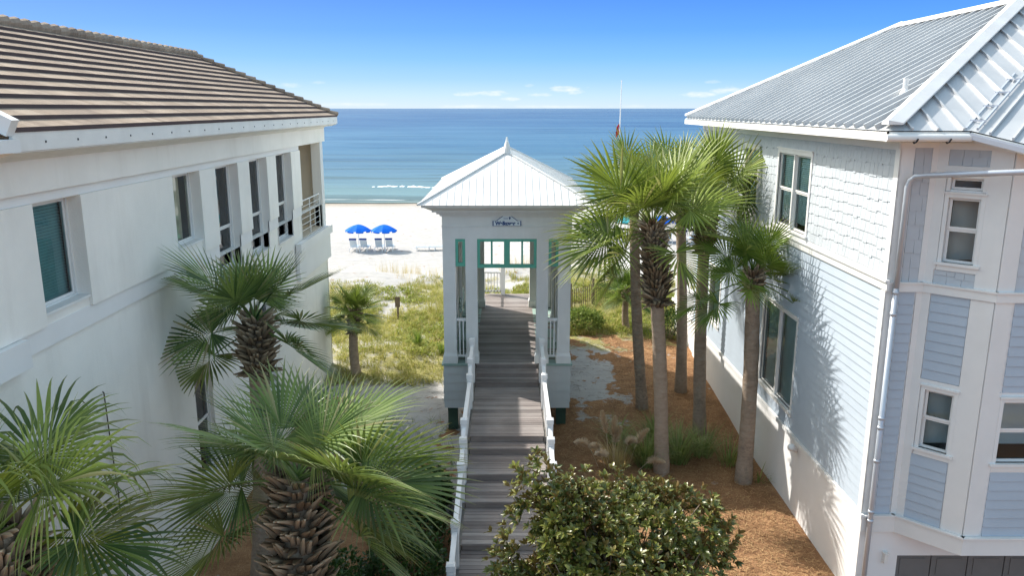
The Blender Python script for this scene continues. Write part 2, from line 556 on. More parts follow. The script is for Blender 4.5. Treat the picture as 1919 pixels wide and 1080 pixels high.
wc = h.mix(fm, wc, (.74, .77, .78))
df = h.n('ShaderNodeBsdfDiffuse'); h.l(wc, df.inputs[0])
gs = h.n('ShaderNodeBsdfGlossy'); gs.inputs['Roughness'].default_value = .22
mx = h.n('ShaderNodeMixShader')
vw1 = h.coords((.35, 1.5, 1)); vw2 = h.coords((.06, .28, 1)); vw3 = h.coords((.02, .09, 1))
wv = h.math('ADD', h.math('MULTIPLY', h.noise(vw1, 1, 3, .6, .3), .10), h.math('ADD', h.math('MULTIPLY', h.noise(vw2, 1, 4, .6, .4), .55), h.math('MULTIPLY', h.noise(vw3, 1, 3, .6, .4), 1.6)))
bp = h.n('ShaderNodeBump'); bp.inputs['Strength'].default_value = .9; bp.inputs['Distance'].default_value = 1.0
h.l(wv, bp.inputs['Height']); h.l(bp.outputs[0], gs.inputs['Normal']); h.l(bp.outputs[0], df.inputs['Normal'])
lw = h.n('ShaderNodeLayerWeight'); lw.inputs[0].default_value = .25; h.l(bp.outputs[0], lw.inputs['Normal'])
h.l(h.math('MULTIPLY', lw.outputs['Fresnel'], .30), mx.inputs[0]); h.l(df.outputs[0], mx.inputs[1]); h.l(gs.outputs[0], mx.inputs[2])
h.l(mx.outputs[0], o.inputs[0])


# ---------------------------------------------------------------- terrain
def sst(a, b, x):
    t = max(0, min(1, (x - a) / (b - a))); return t * t * (3 - 2 * t)


def nz(x, y, s, o=0.0):
    return noise.noise(Vector((x * s + o, y * s - o, o * .37)))


def terr(x, y):
    z = .45 * sst(20, 28, y) * sst(-2, 3, x)
    dune = sst(27, 31, y) * (1 - sst(44, 52, y))
    z += dune * (.32 + .38 * nz(x, y, .16, 3) + .16 * nz(x, y, .5, 9))
    z += sst(40, 46, y) * (1 - sst(46, 54, y)) * .35 * (0.3 + nz(x, y, .3, 21))
    z -= 1.4 * sst(44, 58, y)
    z -= 1.75 * sst(66, 116, y)
    if y > 113: z -= (y - 113) * .12
    z += .05 * nz(x, y, .5, 5)
    if x > 7.6 and y < 14.4: z = -1.4
    return z


def cover(x, y):
    """mulch, litter, wet"""
    mu = 0.0; li = 0.0; we = 0.0
    if y < 32:
        if x > 1.0:
            mu = 1.0 if y < 31.5 else .5
            # white sand patch beside the pavilion
            d = math.hypot((x - 2.9 - .02 * (y - 26)) / 1.25, (y - 27.2) / 3.3)
            if d < 1.9: mu = min(mu, sst(-.1, 1.9, d + .3 * nz(x, y, 1.1, 71)) * 1.0)
        else:
            mu = .9
            d = math.hypot((x + 3.0) / 2.0, (y - 24.6) / 3.8)
            if d < 2.0: mu = min(mu, sst(.1, 2.0, d + .3 * nz(x, y, 1.0, 72)))
            mu = max(0, mu - sst(25.5, 27.5, y))
            if x > -1.6 and y > 18: mu = min(mu, .25)
        if y > 29: mu *= 1 - sst(29, 31.5, y) * (1 if x < 2.5 else .55)
    if 26.5 < y < 50:
        li = sst(28, 30.5, y if x > -2 else y + 1.8) * (1 - sst(43.5, 47.0, y + 2.5 * nz(x, y, .25, 2))) * (.72 + .25 * nz(x, y, .35, 4))
        if y > 36: li *= 1 - .45 * sst(36, 45, y) + .6 * nz(x, y, .4, 12)
    we = sst(103, 109, y + 2.0 * nz(x, 0, .05, 1))
    return (mu, li, we)


def axis(segs):
    out = []
    for a, b, s in segs:
        x = a
        while x < b - 1e-6:
            out.append(x); x += s
    out.append(segs[-1][1]); return out


xs = axis([(-600, -80, 65), (-80, -16, 4), (-16, 16, .5), (16, 80, 4), (80, 600, 65)])
ys = axis([(-300, -8, 24), (-8, 10, 2), (10, 56, .5), (56, 130, 1.5)])
g = MB()
nx = len(xs)
for y in ys:
    for x in xs:
        g.v.append((x, y, terr(x, y))); g.c.append(cover(x, y))
for j in range(len(ys) - 1):
    for i in range(nx - 1):
        a = j * nx + i
        g.f.append((a, a + 1, a + 1 + nx, a + nx)); g.m.append(0)
tag(g.build('ground', M['ground'], smooth=True), kind='structure')
g = MB()
ysea = axis([(111, 160, 2), (160, 400, 20), (400, 2000, 200), (2000, 120000, 29500)])
xsea = [-120000, -20000, -3000, -500, -200, -100, 0, 100, 200, 500, 3000, 20000, 120000]
for y in ysea:
    for x in xsea:
        g.v.append((x, y, -3.0)); g.c.append((1, 1, 1))
for j in range(len(ysea) - 1):
    for i in range(len(xsea) - 1):
        a = j * len(xsea) + i
        g.f.append((a, a + 1, a + 1 + len(xsea), a + len(xsea))); g.m.append(0)
tag(g.build('sea', M['sea']), kind='structure')
# a small breaker, real ridge of foam
g = MB()
n = 40
rows = []
for i in range(n + 1):
    t = i / n
    x = -23 + 12 * t; y = 134.5 + .8 * math.sin(t * 5) + .5 * nz(x, 11, 1.7) + .6 * nz(x, 3, .9)
    hgt = .20 * math.sin(math.pi * min(1, t * 1.02)) ** .6 * (.45 + 1.6 * nz(x, 7, 1.6)) - .01
    rows.append([(x, y - .9 - .6 * nz(x, 1, 2.3), -3.03), (x, y - .4, -3 + hgt * .5), (x, y - .1, -3 + hgt), (x, y + .3, -3 + hgt * .4), (x, y + .8 + .8 * nz(x, 5, 2.0), -3.03)])
for a, b in zip(rows, rows[1:]):
    for k in range(4):
        g.q([a[k], b[k], b[k + 1], a[k + 1]])
tag(g.build('breaking_wave', M['foam'], smooth=True), kind='structure')


# ---------------------------------------------------------------- window builder
V3Z = Vector((0, 0, 1))


def window(house, F, u0, u1, z0, z1, n=0.0, cols_=1, hung=True, casing=.10, recess=.06, sill=True, blinds=None, frame='white_trim', curtain=False, label=None, meet=None, proud=.035):
    """opening u0..u1 x z0..z1; parts: window > sash, pane, sill, blinds"""
    m = MB()
    if casing:
        F.box(m, u0 - casing, u0, z0 - casing * .4, z1 + casing, n - .02, n + proud)
        F.box(m, u1, u1 + casing, z0 - casing * .4, z1 + casing, n - .02, n + proud)
        F.box(m, u0, u1, z1, z1 + casing, n - .02, n + proud)
        F.box(m, u0 - casing - .02, u1 + casing + .02, z1 + casing, z1 + casing + .035, n - .02, n + proud + .03)
    else:
        t = .035
        F.box(m, u0, u0 + t, z0, z1, n - recess - .06, n - recess + .045)
        F.box(m, u1 - t, u1, z0, z1, n - recess - .06, n - recess + .045)
        F.box(m, u0 + t, u1 - t, z1 - t, z1, n - recess - .06, n - recess + .045)
        F.box(m, u0 + t, u1 - t, z0, z0 + t, n - recess - .06, n - recess + .045)
    root = m.build('window', M[frame], house, label=label)
    s = MB(); pn = MB()
    wdt = (u1 - u0) / cols_
    fw = .045
    for k in range(cols_):
        a = u0 + k * wdt + (.035 if k else 0.004); b = u0 + (k + 1) * wdt - (.035 if k < cols_ - 1 else .004)
        if not casing: a += .035 * (k == 0); b -= .035 * (k == cols_ - 1)
        if k:
            F.box(s, u0 + k * wdt - .035, u0 + k * wdt + .035, z0, z1, n - recess - .05, n + (.02 if casing else -recess + .05))
        zz = [z0 + (.036 if not casing else .004), z1 - (.036 if not casing else .004)]
        if hung:
            mid = meet if meet else (z0 + z1) / 2 + .02
            zz = [zz[0], mid, zz[1]]
        for c, d in zip(zz, zz[1:]):
            top = d == zz[-1]
            nn = n - recess + (.018 if top else -.002)
            F.box(s, a, a + fw, c, d, nn - .03, nn); F.box(s, b - fw, b, c, d, nn - .03, nn)
            F.box(s, a + fw, b - fw, d - fw, d, nn - .03, nn); F.box(s, a + fw, b - fw, c, c + fw, nn - .03, nn)
            pn.q([F.p(a + fw, c + fw, nn - .015), F.p(b - fw, c + fw, nn - .015), F.p(b - fw, d - fw, nn - .015), F.p(a + fw, d - fw, nn - .015)])
    if F.U.cross(V3Z).dot(F.N) < 0:
        pn.f = [tuple(reversed(f)) for f in pn.f]
    s.build('sash', M[frame], root)
    pn.build('pane', M['glass'], root)
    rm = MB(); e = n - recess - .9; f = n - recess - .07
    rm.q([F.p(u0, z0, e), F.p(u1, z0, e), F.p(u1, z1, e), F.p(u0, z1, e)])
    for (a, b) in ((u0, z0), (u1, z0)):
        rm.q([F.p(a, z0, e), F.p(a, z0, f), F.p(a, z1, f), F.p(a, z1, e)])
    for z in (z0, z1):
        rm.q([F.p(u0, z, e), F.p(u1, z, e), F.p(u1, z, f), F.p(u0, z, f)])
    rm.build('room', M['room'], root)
    if blinds:
        bl = MB(); z = z1 - .04; zb = z0 + (z1 - z0) * blinds[1]
        while z > zb:
            bl.q([F.p(u0 + .02, z, f - .03), F.p(u1 - .02, z, f - .03), F.p(u1 - .02, z - .038, f - .008), F.p(u0 + .02, z - .038, f - .008)])
            z -= .048
        bl.build('blinds', M[blinds[0]], root)
    if curtain:
        cu = MB(); k = 26
        for i in range(k):
            ua = u0 + .05 + (u1 - u0 - .1) * i / k; ub = u0 + .05 + (u1 - u0 - .1) * (i + 1) / k
            da = .035 * math.sin(i * 1.9); db = .035 * math.sin((i + 1) * 1.9)
            cu.q([F.p(ua, z0 + .02, f - .12 + da), F.p(ub, z0 + .02, f - .12 + db), F.p(ub, z1 - .02, f - .12 + db), F.p(ua, z1 - .02, f - .12 + da)])
        cu.build('curtain', M['curtain'], root, smooth=True)
    if sill:
        sl = MB()
        if casing:
            F.box(sl, u0 - casing - .04, u1 + casing + .04, z0 - .05, z0, n - .05, n + .08)
            F.box(sl, u0 - casing, u1 + casing, z0 - .15, z0 - .05, n - .02, n + proud)
        else:
            F.box(sl, u0, u1, z0 - .03, z0 + .012, n - recess, n + .03)
        sl.build('sill', M[frame], root)
    return root


def intervals(u0, u1, zA, zB, holes):
    iv = [(u0, u1)]
    for h_ in holes:
        ov = min(zB, h_[3]) - max(zA, h_[2])
        if ov > .0:
            nw = []
            for a, b in iv:
                if h_[1] <= a or h_[0] >= b: nw.append((a, b)); continue
                if h_[0] > a: nw.append((a, h_[0]))
                if h_[1] < b: nw.append((h_[1], b))
            iv = nw
    return [(a, b) for a, b in iv if b - a > .02]


def clad(F, u0, u1, z0, z1, holes, kind, n=0.0, row=.165):
    mb = MB(); z = z0; r = rnd
    p = F.p
    if kind == 'shingle':
        F.holed(mb, u0, u1, z0, z1, holes, n + .003, .002)
    while z < z1 - .02:
        zt = min(z + row, z1)
        zs_ = sorted({z, zt} | {e for hh in holes for e in (hh[2], hh[3]) if z < e < zt and hh[1] > u0 and hh[0] < u1})
        for zA, zB in zip(zs_, zs_[1:]):
            for a, b in intervals(u0, u1, zA + .001, zB - .001, holes):
                def wedge(a, b, za, zb, k=1.0):
                    fa = (zt - za) / row; fb = (zt - zb) / row
                    na, nb_ = n + .005 + .024 * fa * k, n + .005 + .024 * fb * k
                    mb.q([p(a, za, na), p(b, za, na), p(b, zb, nb_), p(a, zb, nb_)])
                    mb.q([p(a, za, n), p(b, za, n), p(b, za, na), p(a, za, na)])
                    mb.q([p(a, za, n), p(a, za, na), p(a, zb, nb_), p(a, zb, n)])
                    mb.q([p(b, za, n), p(b, za, na), p(b, zb, nb_), p(b, zb, n)])
                if kind == 'lap':
                    wedge(a, b, zA, zB)
                else:
                    u = a
                    while u < b - .005:
                        wd = r.uniform(.13, .26); e = min(b, u + wd)
                        if b - e < .05: e = b
                        dz = r.choice((0, 0, .03, -.03)) if zA == z and z > z0 + .01 else 0
                        wedge(u + .004, e - .004, zA + dz * .7, zB, r.uniform(.55, .7))
                        u = e
        z = zt
    return mb


# ================================================================ LEFT HOUSE
LH = empty('beach_house', (-9.9, 18, 0), 'cream stucco house with brown tiled hip roof and deep set windows, left of the walkway', 'house')
FL = Fr((-6.8, 0, 0), (0, 1, 0), (1, 0, 0))
Y0, Y1 = 9.45, 29.45
up_w = [(11.2, 12.5, 7.04, 8.66), (16.0, 17.45, 7.15, 8.66), (18.4, 19.95, 6.1, 8.66), (20.85, 22.4, 6.1, 8.66), (23.3, 24.95, 6.05, 8.68)]
lo_w = [(16.35, 17.35, 1.7, 4.35), (21.0, 22.2, 1.9, 4.6)]
balc = (26.05, 29.05, 5.75, 8.8)
m = MB()
FL.holed(m, Y0, Y1, 6.55, 9.6, up_w + [balc] + [], 0, .30)
FL.holed(m, Y0, Y1, -1.0, 6.55, [(a, b, c, min(d, 6.55)) for a, b, c, d in up_w if c < 6.55] + lo_w + [(26.05, 29.05, 5.75, 6.55)], -.03, .24)
# far wall, near wall, back wall
m.q([(-6.8, Y1, -1), (-7.1, Y1, -1), (-7.1, Y1, 9.6), (-6.8, Y1, 9.6)])
m.q([(-7.1, Y1, -1), (-13.2, Y1, -1), (-13.2, Y1, 5.6), (-7.1, Y1, 5.6)])
m.q([(-7.1, Y1, 8.8), (-13.2, Y1, 8.8), (-13.2, Y1, 9.6), (-7.1, Y1, 9.6)])
m.q([(-6.8, Y0, -1), (-13.2, Y0, -1), (-13.2, Y0, 9.6), (-6.8, Y0, 9.6)])
m.q([(-13.2, Y0, -1), (-13.2, Y1, -1), (-13.2, Y1, 9.6), (-13.2, Y0, 9.6)])
m.build('wall', M['stucco'], LH)
m = MB()
FL.box(m, Y0, Y1 + .03, 8.83, 9.46, 0.0, .10)       # frieze
yb = Y0
for a, b in ((9.45, 11.2), (12.5, 16.0), (17.45, 18.4), (19.95, 20.85), (22.4, 23.3), (24.95, 26.05)):
    FL.box(m, a, b, 6.87, 8.67, 0.0, .055)
m.build('wall_panel', M['stucco'], LH)
m = MB()
for a, b in ((9.45, 11.2), (11.2, 12.5), (12.5, 16.0), (16.0, 17.45), (17.45, 18.4), (19.95, 20.85), (22.4, 23.3), (24.95, 26.05)):
    FL.box(m, a, b, 6.55, 6.868, -.02, .012)
for a, b in ((9.45, 26.05),):
    FL.box(m, a, b, 8.672, 8.828, -.02, .02)
FL.box(m, 9.45, 10.55, 6.46, 6.86, .013, .16)
m.build('belt_course', M['stucco_band'], LH)
# corner pier and balcony
m = MB()
m.box(-7.12, -6.79, 29.051, 29.452, 5.6, 8.829)
m.build('corner_column', M['white_trim'], LH)
m = MB()
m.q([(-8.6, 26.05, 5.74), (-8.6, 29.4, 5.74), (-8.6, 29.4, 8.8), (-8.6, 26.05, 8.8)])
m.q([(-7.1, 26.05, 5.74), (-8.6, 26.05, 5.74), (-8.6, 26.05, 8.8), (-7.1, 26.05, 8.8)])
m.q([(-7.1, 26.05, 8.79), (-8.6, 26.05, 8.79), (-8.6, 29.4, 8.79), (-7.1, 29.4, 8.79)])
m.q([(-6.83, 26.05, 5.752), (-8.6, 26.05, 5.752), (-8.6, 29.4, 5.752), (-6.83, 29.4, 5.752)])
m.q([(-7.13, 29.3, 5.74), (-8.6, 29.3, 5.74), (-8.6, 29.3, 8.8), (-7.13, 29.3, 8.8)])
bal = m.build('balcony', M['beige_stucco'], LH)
m = MB()
m.box(-6.8, -6.62, 25.1, 29.75, 5.42, 5.72)
m.box(-6.82, -6.70, 25.1, 29.65, 4.5, 5.42)
m.build('parapet', M['stucco_band'], bal)
m = MB()
for z in (5.95, 6.15, 6.35, 6.55, 6.75):
    m.tube([(-6.9, 26.1, z), (-6.9, 29.0, z)], .011, 6)
m.tube([(-6.9, 26.1, 6.95), (-6.9, 29.0, 6.95)], .024, 8)
for y in (26.12, 27.55, 28.98):
    m.tube([(-6.9, y, 5.72), (-6.9, y, 6.95)], .022, 8)
m.build('railing', M['white_trim'], bal)
for i, (a, b, c, d) in enumerate(up_w):
    window(LH, FL, a, b, c, d, 0, 1, c < 7, 0, .22, True, ('blinds', .05) if i == 0 else None, curtain=(i == 1), meet=7.12 if c < 7 else None,
           label=('window with teal blinds' if i == 0 else None))
for a, b, c, d in lo_w:
    window(LH, FL, a, b, c, d, -.03, 1, True, 0, .14, True)
# tiled hip roof, course by course
EX, EZ, SL = -6.2, 9.70, .513
YA, YB = 10.1, 29.54
TR = 3.72
RX = EX - TR
m = MB(); md = MB()
nco = 13
step = TR / nco
for k in range(nco):
    t0 = k * step; t1 = (k + 1) * step + .02
    y = YA
    lift0, lift1 = .065, .005
    while y < YB - t0:
        wdt = .21; e = y + wdt
        jit = 0.0; tone = (rnd.random(), 0, 0)
        za = EZ + SL * t0 + lift0; zb = EZ + SL * t1 + lift1
        xa = EX - t0 + jit; xb = EX - t1
        e0 = min(e, YB - t0); e1 = min(e, YB - t1); y1_ = min(y, YB - t1)
        if e0 > y:
            mid = (y + e0) / 2; zr = 0.0
            m.q([(xa, y, za), (xa, mid, za + zr), (xb, min(mid, e1), zb + zr), (xb, y1_, zb)], tone)
            m.q([(xa, mid, za + zr), (xa, e0, za), (xb, e1, zb), (xb, min(mid, e1), zb + zr)], tone)
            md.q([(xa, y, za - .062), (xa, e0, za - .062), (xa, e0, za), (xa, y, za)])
        y = e
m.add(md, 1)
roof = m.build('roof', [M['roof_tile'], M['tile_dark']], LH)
# ocean-side hip, back slope, near gable closing
m = MB()
zt = EZ + SL * TR
for k in range(nco):
    t0 = k * step; t1 = (k + 1) * step
    m.q([(EX - t0, YB - t0, EZ + SL * t0 + .05), (EX - t1, YB - t1, EZ + SL * t1), (-13.64 + t1, YB - t1, EZ + SL * t1), (-13.64 + t0, YB - t0, EZ + SL * t0 + .05)], (rnd.random(), 0, 0))
    m.q([(-13.64 + t0, YB - t0, EZ + SL * t0 + .05), (-13.64 + t1, YB - t1, EZ + SL * t1), (-13.64 + t1, YA, EZ + SL * t1), (-13.64 + t0, YA, EZ + SL * t0 + .05)], (rnd.random(), 0, 0))
m.q([(EX, YA, EZ), (RX, YA, zt), (-13.64, YA, EZ)], (.5, 0, 0))
m.build('rear_slope', M['roof_tile'], roof)
m = MB()
y = YA + .1
while y < YB - TR:
    m.tube([(RX, y, zt + .03), (RX, y + .42, zt + .075)], [.10, .13], 8, (rnd.random(), 0, 0)); y += .36
L = math.sqrt(2) * TR; nh = 15
for k in range(nh):
    a = k / nh; b = (k + 1.1) / nh
    pa = Vector((EX - TR * a, YB - TR * a, EZ + SL * TR * a + .10)); pb = Vector((EX - TR * b, YB - TR * b, EZ + SL * TR * b + .05))
    m.tube([pa, pb], [.085, .06], 8, (rnd.random(), 0, 0))
m.build('ridge_cap', M['roof_tile'], roof)
m = MB()
m.box(-6.26, -6.215, YA, YB + .02, 9.46, 9.735)
m.box(-13.6, -6.26, YB - .03, YB + .015, 9.46, 9.735)
m.hexa([(-6.42, YA, 9.38), (-6.24, YA, 9.44), (-6.24, YB, 9.44), (-6.42, YB, 9.38), (-6.42, YA, 9.52), (-6.26, YA, 9.52), (-6.26, YB, 9.52), (-6.42, YB, 9.52)])
m.box(-6.80, -6.42, YA, YB - .1, 9.40, 9.46)
m.hexa([(-6.70, YA, 9.30), (-6.66, YA, 9.30), (-6.66, YB - .4, 9.30), (-6.70, YB - .4, 9.30), (-6.70, YA, 9.40), (-6.50, YA, 9.40), (-6.50, YB - .4, 9.40), (-6.70, YB - .4, 9.40)])
mf = MB()
y = 10.8
while y < 29:
    mf.box(-6.213, -6.205, y, y + .025, 9.55, 9.58); y += .82
m.add(mf, 1)
m.build('fascia', [M['fascia'], M['dark_metal']], LH)
m = MB()    # parapet block of the lower roof where the tiles stop
m.box(-6.9, -6.12, 9.4, 10.09, 9.46, 9.62)
m.bar((-6.15, 10.02, 9.76), (-9.9, 10.02, 11.72), .16, .22)
m.box(-13.2, -6.9, 9.4, 10.05, 9.3, 9.5)
m.build('parapet', M['white_trim'], LH)
m = MB()
m.tube([(-6.79, 12.55, 5.35), (-6.785, 12.57, 5.32), (-6.79, 12.60, 4.6), (-6.79, 12.66, 3.4), (-6.79, 12.62, 0)], .012, 6)
m.build('cable', M['cable'], LH)

# ================================================================ RIGHT HOUSE
RH = empty('beach_house', (11.8, 22, 0), 'pale blue sided house with grey metal roof and angled bay, right of the walkway', 'house')
FR = Fr((7.2, 0, 0), (0, 1, 0), (-1, 0, 0))
FF = Fr((0, 14.6, 0), (1, 0, 0), (0, -1, 0))
FC = Fr((7.88, 14.6, 0), (1, -1, 0), (-1, -1, 0))
FB = Fr((0, 13.73, 0), (1, 0, 0), (0, -1, 0))
YR1 = 29.4
rw_up = [(18.83, 21.05, 7.0, 8.88), (22.75, 24.0, 7.0, 8.85), (26.3, 27.5, 7.0, 8.85)]
rw_lo = [(18.85, 21.35, 2.5, 4.85), (25.9, 27.2, 2.75, 4.6)]
m = MB()
FR.holed(m, 14.6, YR1, -1.5, 9.6, rw_up + rw_lo, 0, .16)
FF.holed(m, 7.2, 17, -1.5, 9.6, [(8.02, 12.6, -1.5, 1.03)], 0, .16)
c_w = [(.27, .80, 7.22, 8.42), (.27, .80, 8.56, 8.78), (.27, .78, 3.52, 4.72)]
FC.holed(m, 0, 1.23, 1.6, 9.5, c_w, 0, .16)
b_w = [(9.15, 11.2, 3.5, 4.72), (9.5, 11.2, 7.2, 8.5)]
FB.holed(m, 8.75, 13.5, 1.6, 9.5, b_w, 0, .16)
m.q([(7.88, 14.6, 1.6), (8.75, 13.73, 1.6), (13.5, 13.73, 1.6), (13.5, 14.6, 1.6)])
m.q([(13.5, 13.73, 1.6), (13.5, 14.6, 1.6), (13.5, 14.6, 9.5), (13.5, 13.73, 9.5)])
m.q([(7.2, YR1, -1), (16.4, YR1, -1), (16.4, YR1, 9.6), (7.2, YR1, 9.6)])
m.q([(16.4, 14.6, -1.5), (16.4, YR1, -1.5), (16.4, YR1, 9.6), (16.4, 14.6, 9.6)])
m.build('wall', M['stucco_band'], RH)


def grow(h_, c=.10):
    return (h_[0] - c, h_[1] + c, h_[2] - .15, h_[3] + c + .03)


gu = [grow(x) for x in rw_up]; gl_ = [grow(x) for x in rw_lo]
clad(FR, 14.76, YR1, 6.92, 9.25, gu, 'shingle', row=.225).build('shingle_siding', M['shingle_paint'], RH)
clad(FR, 14.76, YR1, 2.04, 6.62, gl_, 'lap', row=.19).build('lap_siding', M['lap_paint'], RH)
gc = [grow(x, .08) for x in c_w]
mm = clad(FF, 7.45, 7.78, 6.80, 9.3, [], 'shingle', row=.27)
m2 = clad(FC, .17, .86, 6.80, 7.08, [], 'shingle', row=.15)
m3 = clad(FC, .19, .87, 9.0, 9.28, [], 'shingle', row=.15)
m4 = clad(FB, 9.05, 13.4, 6.80, 9.1, [(9.4, 11.3, 7.05, 8.62)], 'shingle', row=.27)
for q in (m2, m3, m4):
    b = len(mm.v); mm.v += q.v; mm.c += q.c; mm.f += [tuple(i + b for i in f) for f in q.f]; mm.m += q.m
mm.build('bay_shingle_siding', M['shingle_paint'], RH)
mm = clad(FF, 7.44, 7.74, 1.99, 6.6, [], 'lap', row=.19)
m2 = clad(FC, .17, .83, 4.93, 6.61, [], 'lap', row=.19)
m3 = clad(FC, .16, .82, 1.99, 3.36, [], 'lap', row=.19)
m4 = clad(FB, 9.1, 13.4, 1.99, 6.6, [(9.04, 11.3, 3.3, 4.9)], 'lap', row=.19)
for q in (m2, m3, m4):
    b = len(mm.v); mm.v += q.v; mm.c += q.c; mm.f += [tuple(i + b for i in f) for f in q.f]; mm.m += q.m
mm.build('bay_lap_siding', M['lap_paint'], RH)
# trim boards
m = MB()
FR.box(m, 14.57, 14.75, 1.96, 9.3, 0, .034)
FF.box(m, 7.165, 7.43, 1.99, 9.4, 0, .03)
FF.box(m, 7.76, 7.875, 1.99, 9.4, 0, .029)
FF.box(m, 7.43, 7.76, 9.3, 9.4, 0, .03)
FC.box(m, 0.0, .16, 1.99, 9.4, 0, .03)
FC.box(m, .86, 1.22, 6.78, 9.4, 0, .03)
FC.box(m, .84, 1.22, 1.99, 6.60, 0, .03)
FC.box(m, .16, .86, 9.28, 9.4, 0, .03)
FC.box(m, .16, .19, 7.08, 9.28, 0, .029)
FC.box(m, .19, .86, 8.87, 8.99, 0, .028)
FC.box(m, .16, .84, 4.80, 4.92, 0, .028)
FC.box(m, .16, .18, 3.37, 4.80, 0, .028); FC.box(m, .87 - .03, .86, 3.37, 4.8, 0, .028)
FB.box(m, 8.74, 9.04, 1.99, 9.4, 0, .03)
FB.box(m, 9.04, 13.4, 9.1, 9.4, 0, .03)
FB.box(m, 9.04, 9.08, 3.3, 4.9, 0, .028)
m.build('trim_board', M['white_trim'], RH)
m = MB()
FR.box(m, 14.5, YR1 + .02, 6.64, 6.80, 0, .05)
FR.box(m, 14.5, YR1 + .02, 6.80, 6.84, 0, .085)
FR.box(m, 14.5, YR1 + .02, 1.90, 2.00, 0, .06)
FR.box(m, 14.6, YR1, 9.27, 9.5, 0, .05)


def wrap(z0, z1, n):
    FF.box(m, 7.17, 7.88 - n * .41, z0, z1, 0, n)
    FC.box(m, -n * .41, 1.23 + n * .41, z0, z1, 0, n)
    FB.box(m, 8.75 + n * .41 * -1, 13.5, z0, z1, 0, n + .001)


wrap(6.61, 6.77, .06); wrap(6.77, 6.80, .09); wrap(1.60, 1.95, .07); wrap(1.95, 1.985, .11)
m.build('belt_course', M['white_trim'], RH)
for i, x in enumerate(rw_up):
    window(RH, FR, *x, cols_=2 if i == 0 else 1, hung=True, casing=.10, recess=.06, blinds=('blinds_light', .10), label='paired window with teal blinds' if i == 0 else None)
for i, x in enumerate(rw_lo):
    window(RH, FR, *x, cols_=2 if i == 0 else 1, hung=False, casing=.09, recess=.05, blinds=('blinds_light', .02))
window(RH, FC, *c_w[0], casing=.07, recess=.06)
window(RH, FC, *c_w[1], casing=.06, recess=.06, hung=False, sill=False)
window(RH, FC, *c_w[2], casing=.07, recess=.06)
window(RH, FB, *b_w[0], cols_=2, casing=.07, recess=.06)
window(RH, FB, *b_w[1], cols_=2, casing=.07, recess=.06)
# wall light on the side wall
m = MB()
m.tube([(7.2, 18.22, 1.72), (7.12, 18.22, 1.72)], .055, 12)
m.tube([(7.12, 18.22, 1.72), (7.02, 18.22, 1.80)], .02, 8)
bulb = [(0, .02), (.03, .075), (.09, .10), (.15, .085), (.19, .03)]
m.tube([(7.04 - a * .2, 18.22 - a, 1.82 + a * .1) for a, _ in bulb], [r_ for _, r_ in bulb], 14)
m.build('flood_light', M['white_trim'], RH, smooth=True)
m = MB()
FF.box(m, 7.70, 7.80, .86, 1.14, 0, .02); FF.box(m, 7.715, 7.785, .90, 1.10, .02, .10); FF.box(m, 7.70, 7.80, 1.10, 1.125, .02, .12)
m.build('wall_lantern', M['fascia'], RH)
m = MB()
for r_ in range(4):
    for c_ in range(6):
        ua = 8.02 + c_ * .763; za = 1.03 - (r_ + 1) * .62
        FF.box(m, ua + .01, ua + .75, za + .01, za + .61, -.14, -.10)
        FF.box(m, ua + .12, ua + .64, za + .12, za + .50, -.10, -.085)
m.build('garage_door', M['garage_grey'], RH)

# --- standing seam hip roof
ex, ez, sl = 6.6, 9.62, .528
ya, yb_, xb = 13.95, 30.0, 17.0
tr_ = (xb - ex) / 2
rx, rz_ = ex + tr_, ez + sl * tr_
m = MB()
V = Vector
A, B, C_, D = V((ex, ya, ez)), V((ex, yb_, ez)), V((xb, yb_, ez)), V((xb, ya, ez))
N_, S_ = V((rx, yb_ - tr_, rz_)), V((rx, ya + tr_, rz_))
# near plane meets the bay roof along a valley
vx = V((8.05, 13.95, ez)); v1 = V((8.05 + 3.0, 13.95 + 3.0, ez + sl * 3.0))
m.q([A, S_, N_, B]); m.q([B, N_, C_]); m.q([C_, N_, S_, D])
m.q([A, vx, v1, S_]); m.q([v1, D, S_])
bx0 = V((8.78, 13.2, 9.37)); top = v1
bx1 = V((13.6, 13.2, 9.37))
m.q([vx, bx0, V((10.0, 14.45, 9.99)), V((9.95, 15.85, ez + sl * 1.9))])
m.q([bx0, bx1, V((13.6, 15.2, 10.05)), V((10.0, 14.45, 9.99))])
m.q([V((10.0, 14.45, 9.99)), V((13.6, 15.2, 10.05)), v1, V((9.95, 15.85, ez + sl * 1.9))])
roof = m.build('roof', M['metal_roof'], RH)
m = MB()
SH = .08
y = ya + .45
while y < yb_ - .2:
    t = min(y - ya, yb_ - y, tr_) - .02
    m.bar((ex - .01, y, ez + .05), (ex + t, y, ez + sl * t + .05), .05, .10, (0, 0, 1)); y += .445
SH = .05
x = ex + .42
while x < xb - .3:
    t = min(x - ex, xb - x) - .02
    s0 = 0
    if x > 8.05:
        s0 = min(x - 8.05, 3.0)
    if t > s0 + .1:
        m.bar((x, ya - .01 + s0, ez + sl * s0 + SH / 2), (x, ya + t, ez + sl * t + SH / 2), .035, SH)
    m.bar((x, yb_ + .01, ez + SH / 2), (x, yb_ - t, ez + sl * t + SH / 2), .035, SH)
    x += .445
y = ya + .45
while y < yb_ - .2:
    t = min(y - ya, yb_ - y, tr_) - .02
    m.bar((xb + .01, y, ez + SH / 2), (xb - t, y, ez + sl * t + SH / 2), .035, SH); y += .445
# seams of the bay roof
P0, P1 = vx, bx0
for q in (.28, .62, .93):
    b0 = P0.lerp(P1, q)
    e0 = V((9.95, 15.85, ez + sl * 1.9)).lerp(V((10.0, 14.45, 9.99)), q)
    m.bar(b0 + V((0, 0, .03)), e0 + V((0, 0, .03)), .035, SH)
m.build('standing_seam', M['metal_roof'], roof)
m = MB()


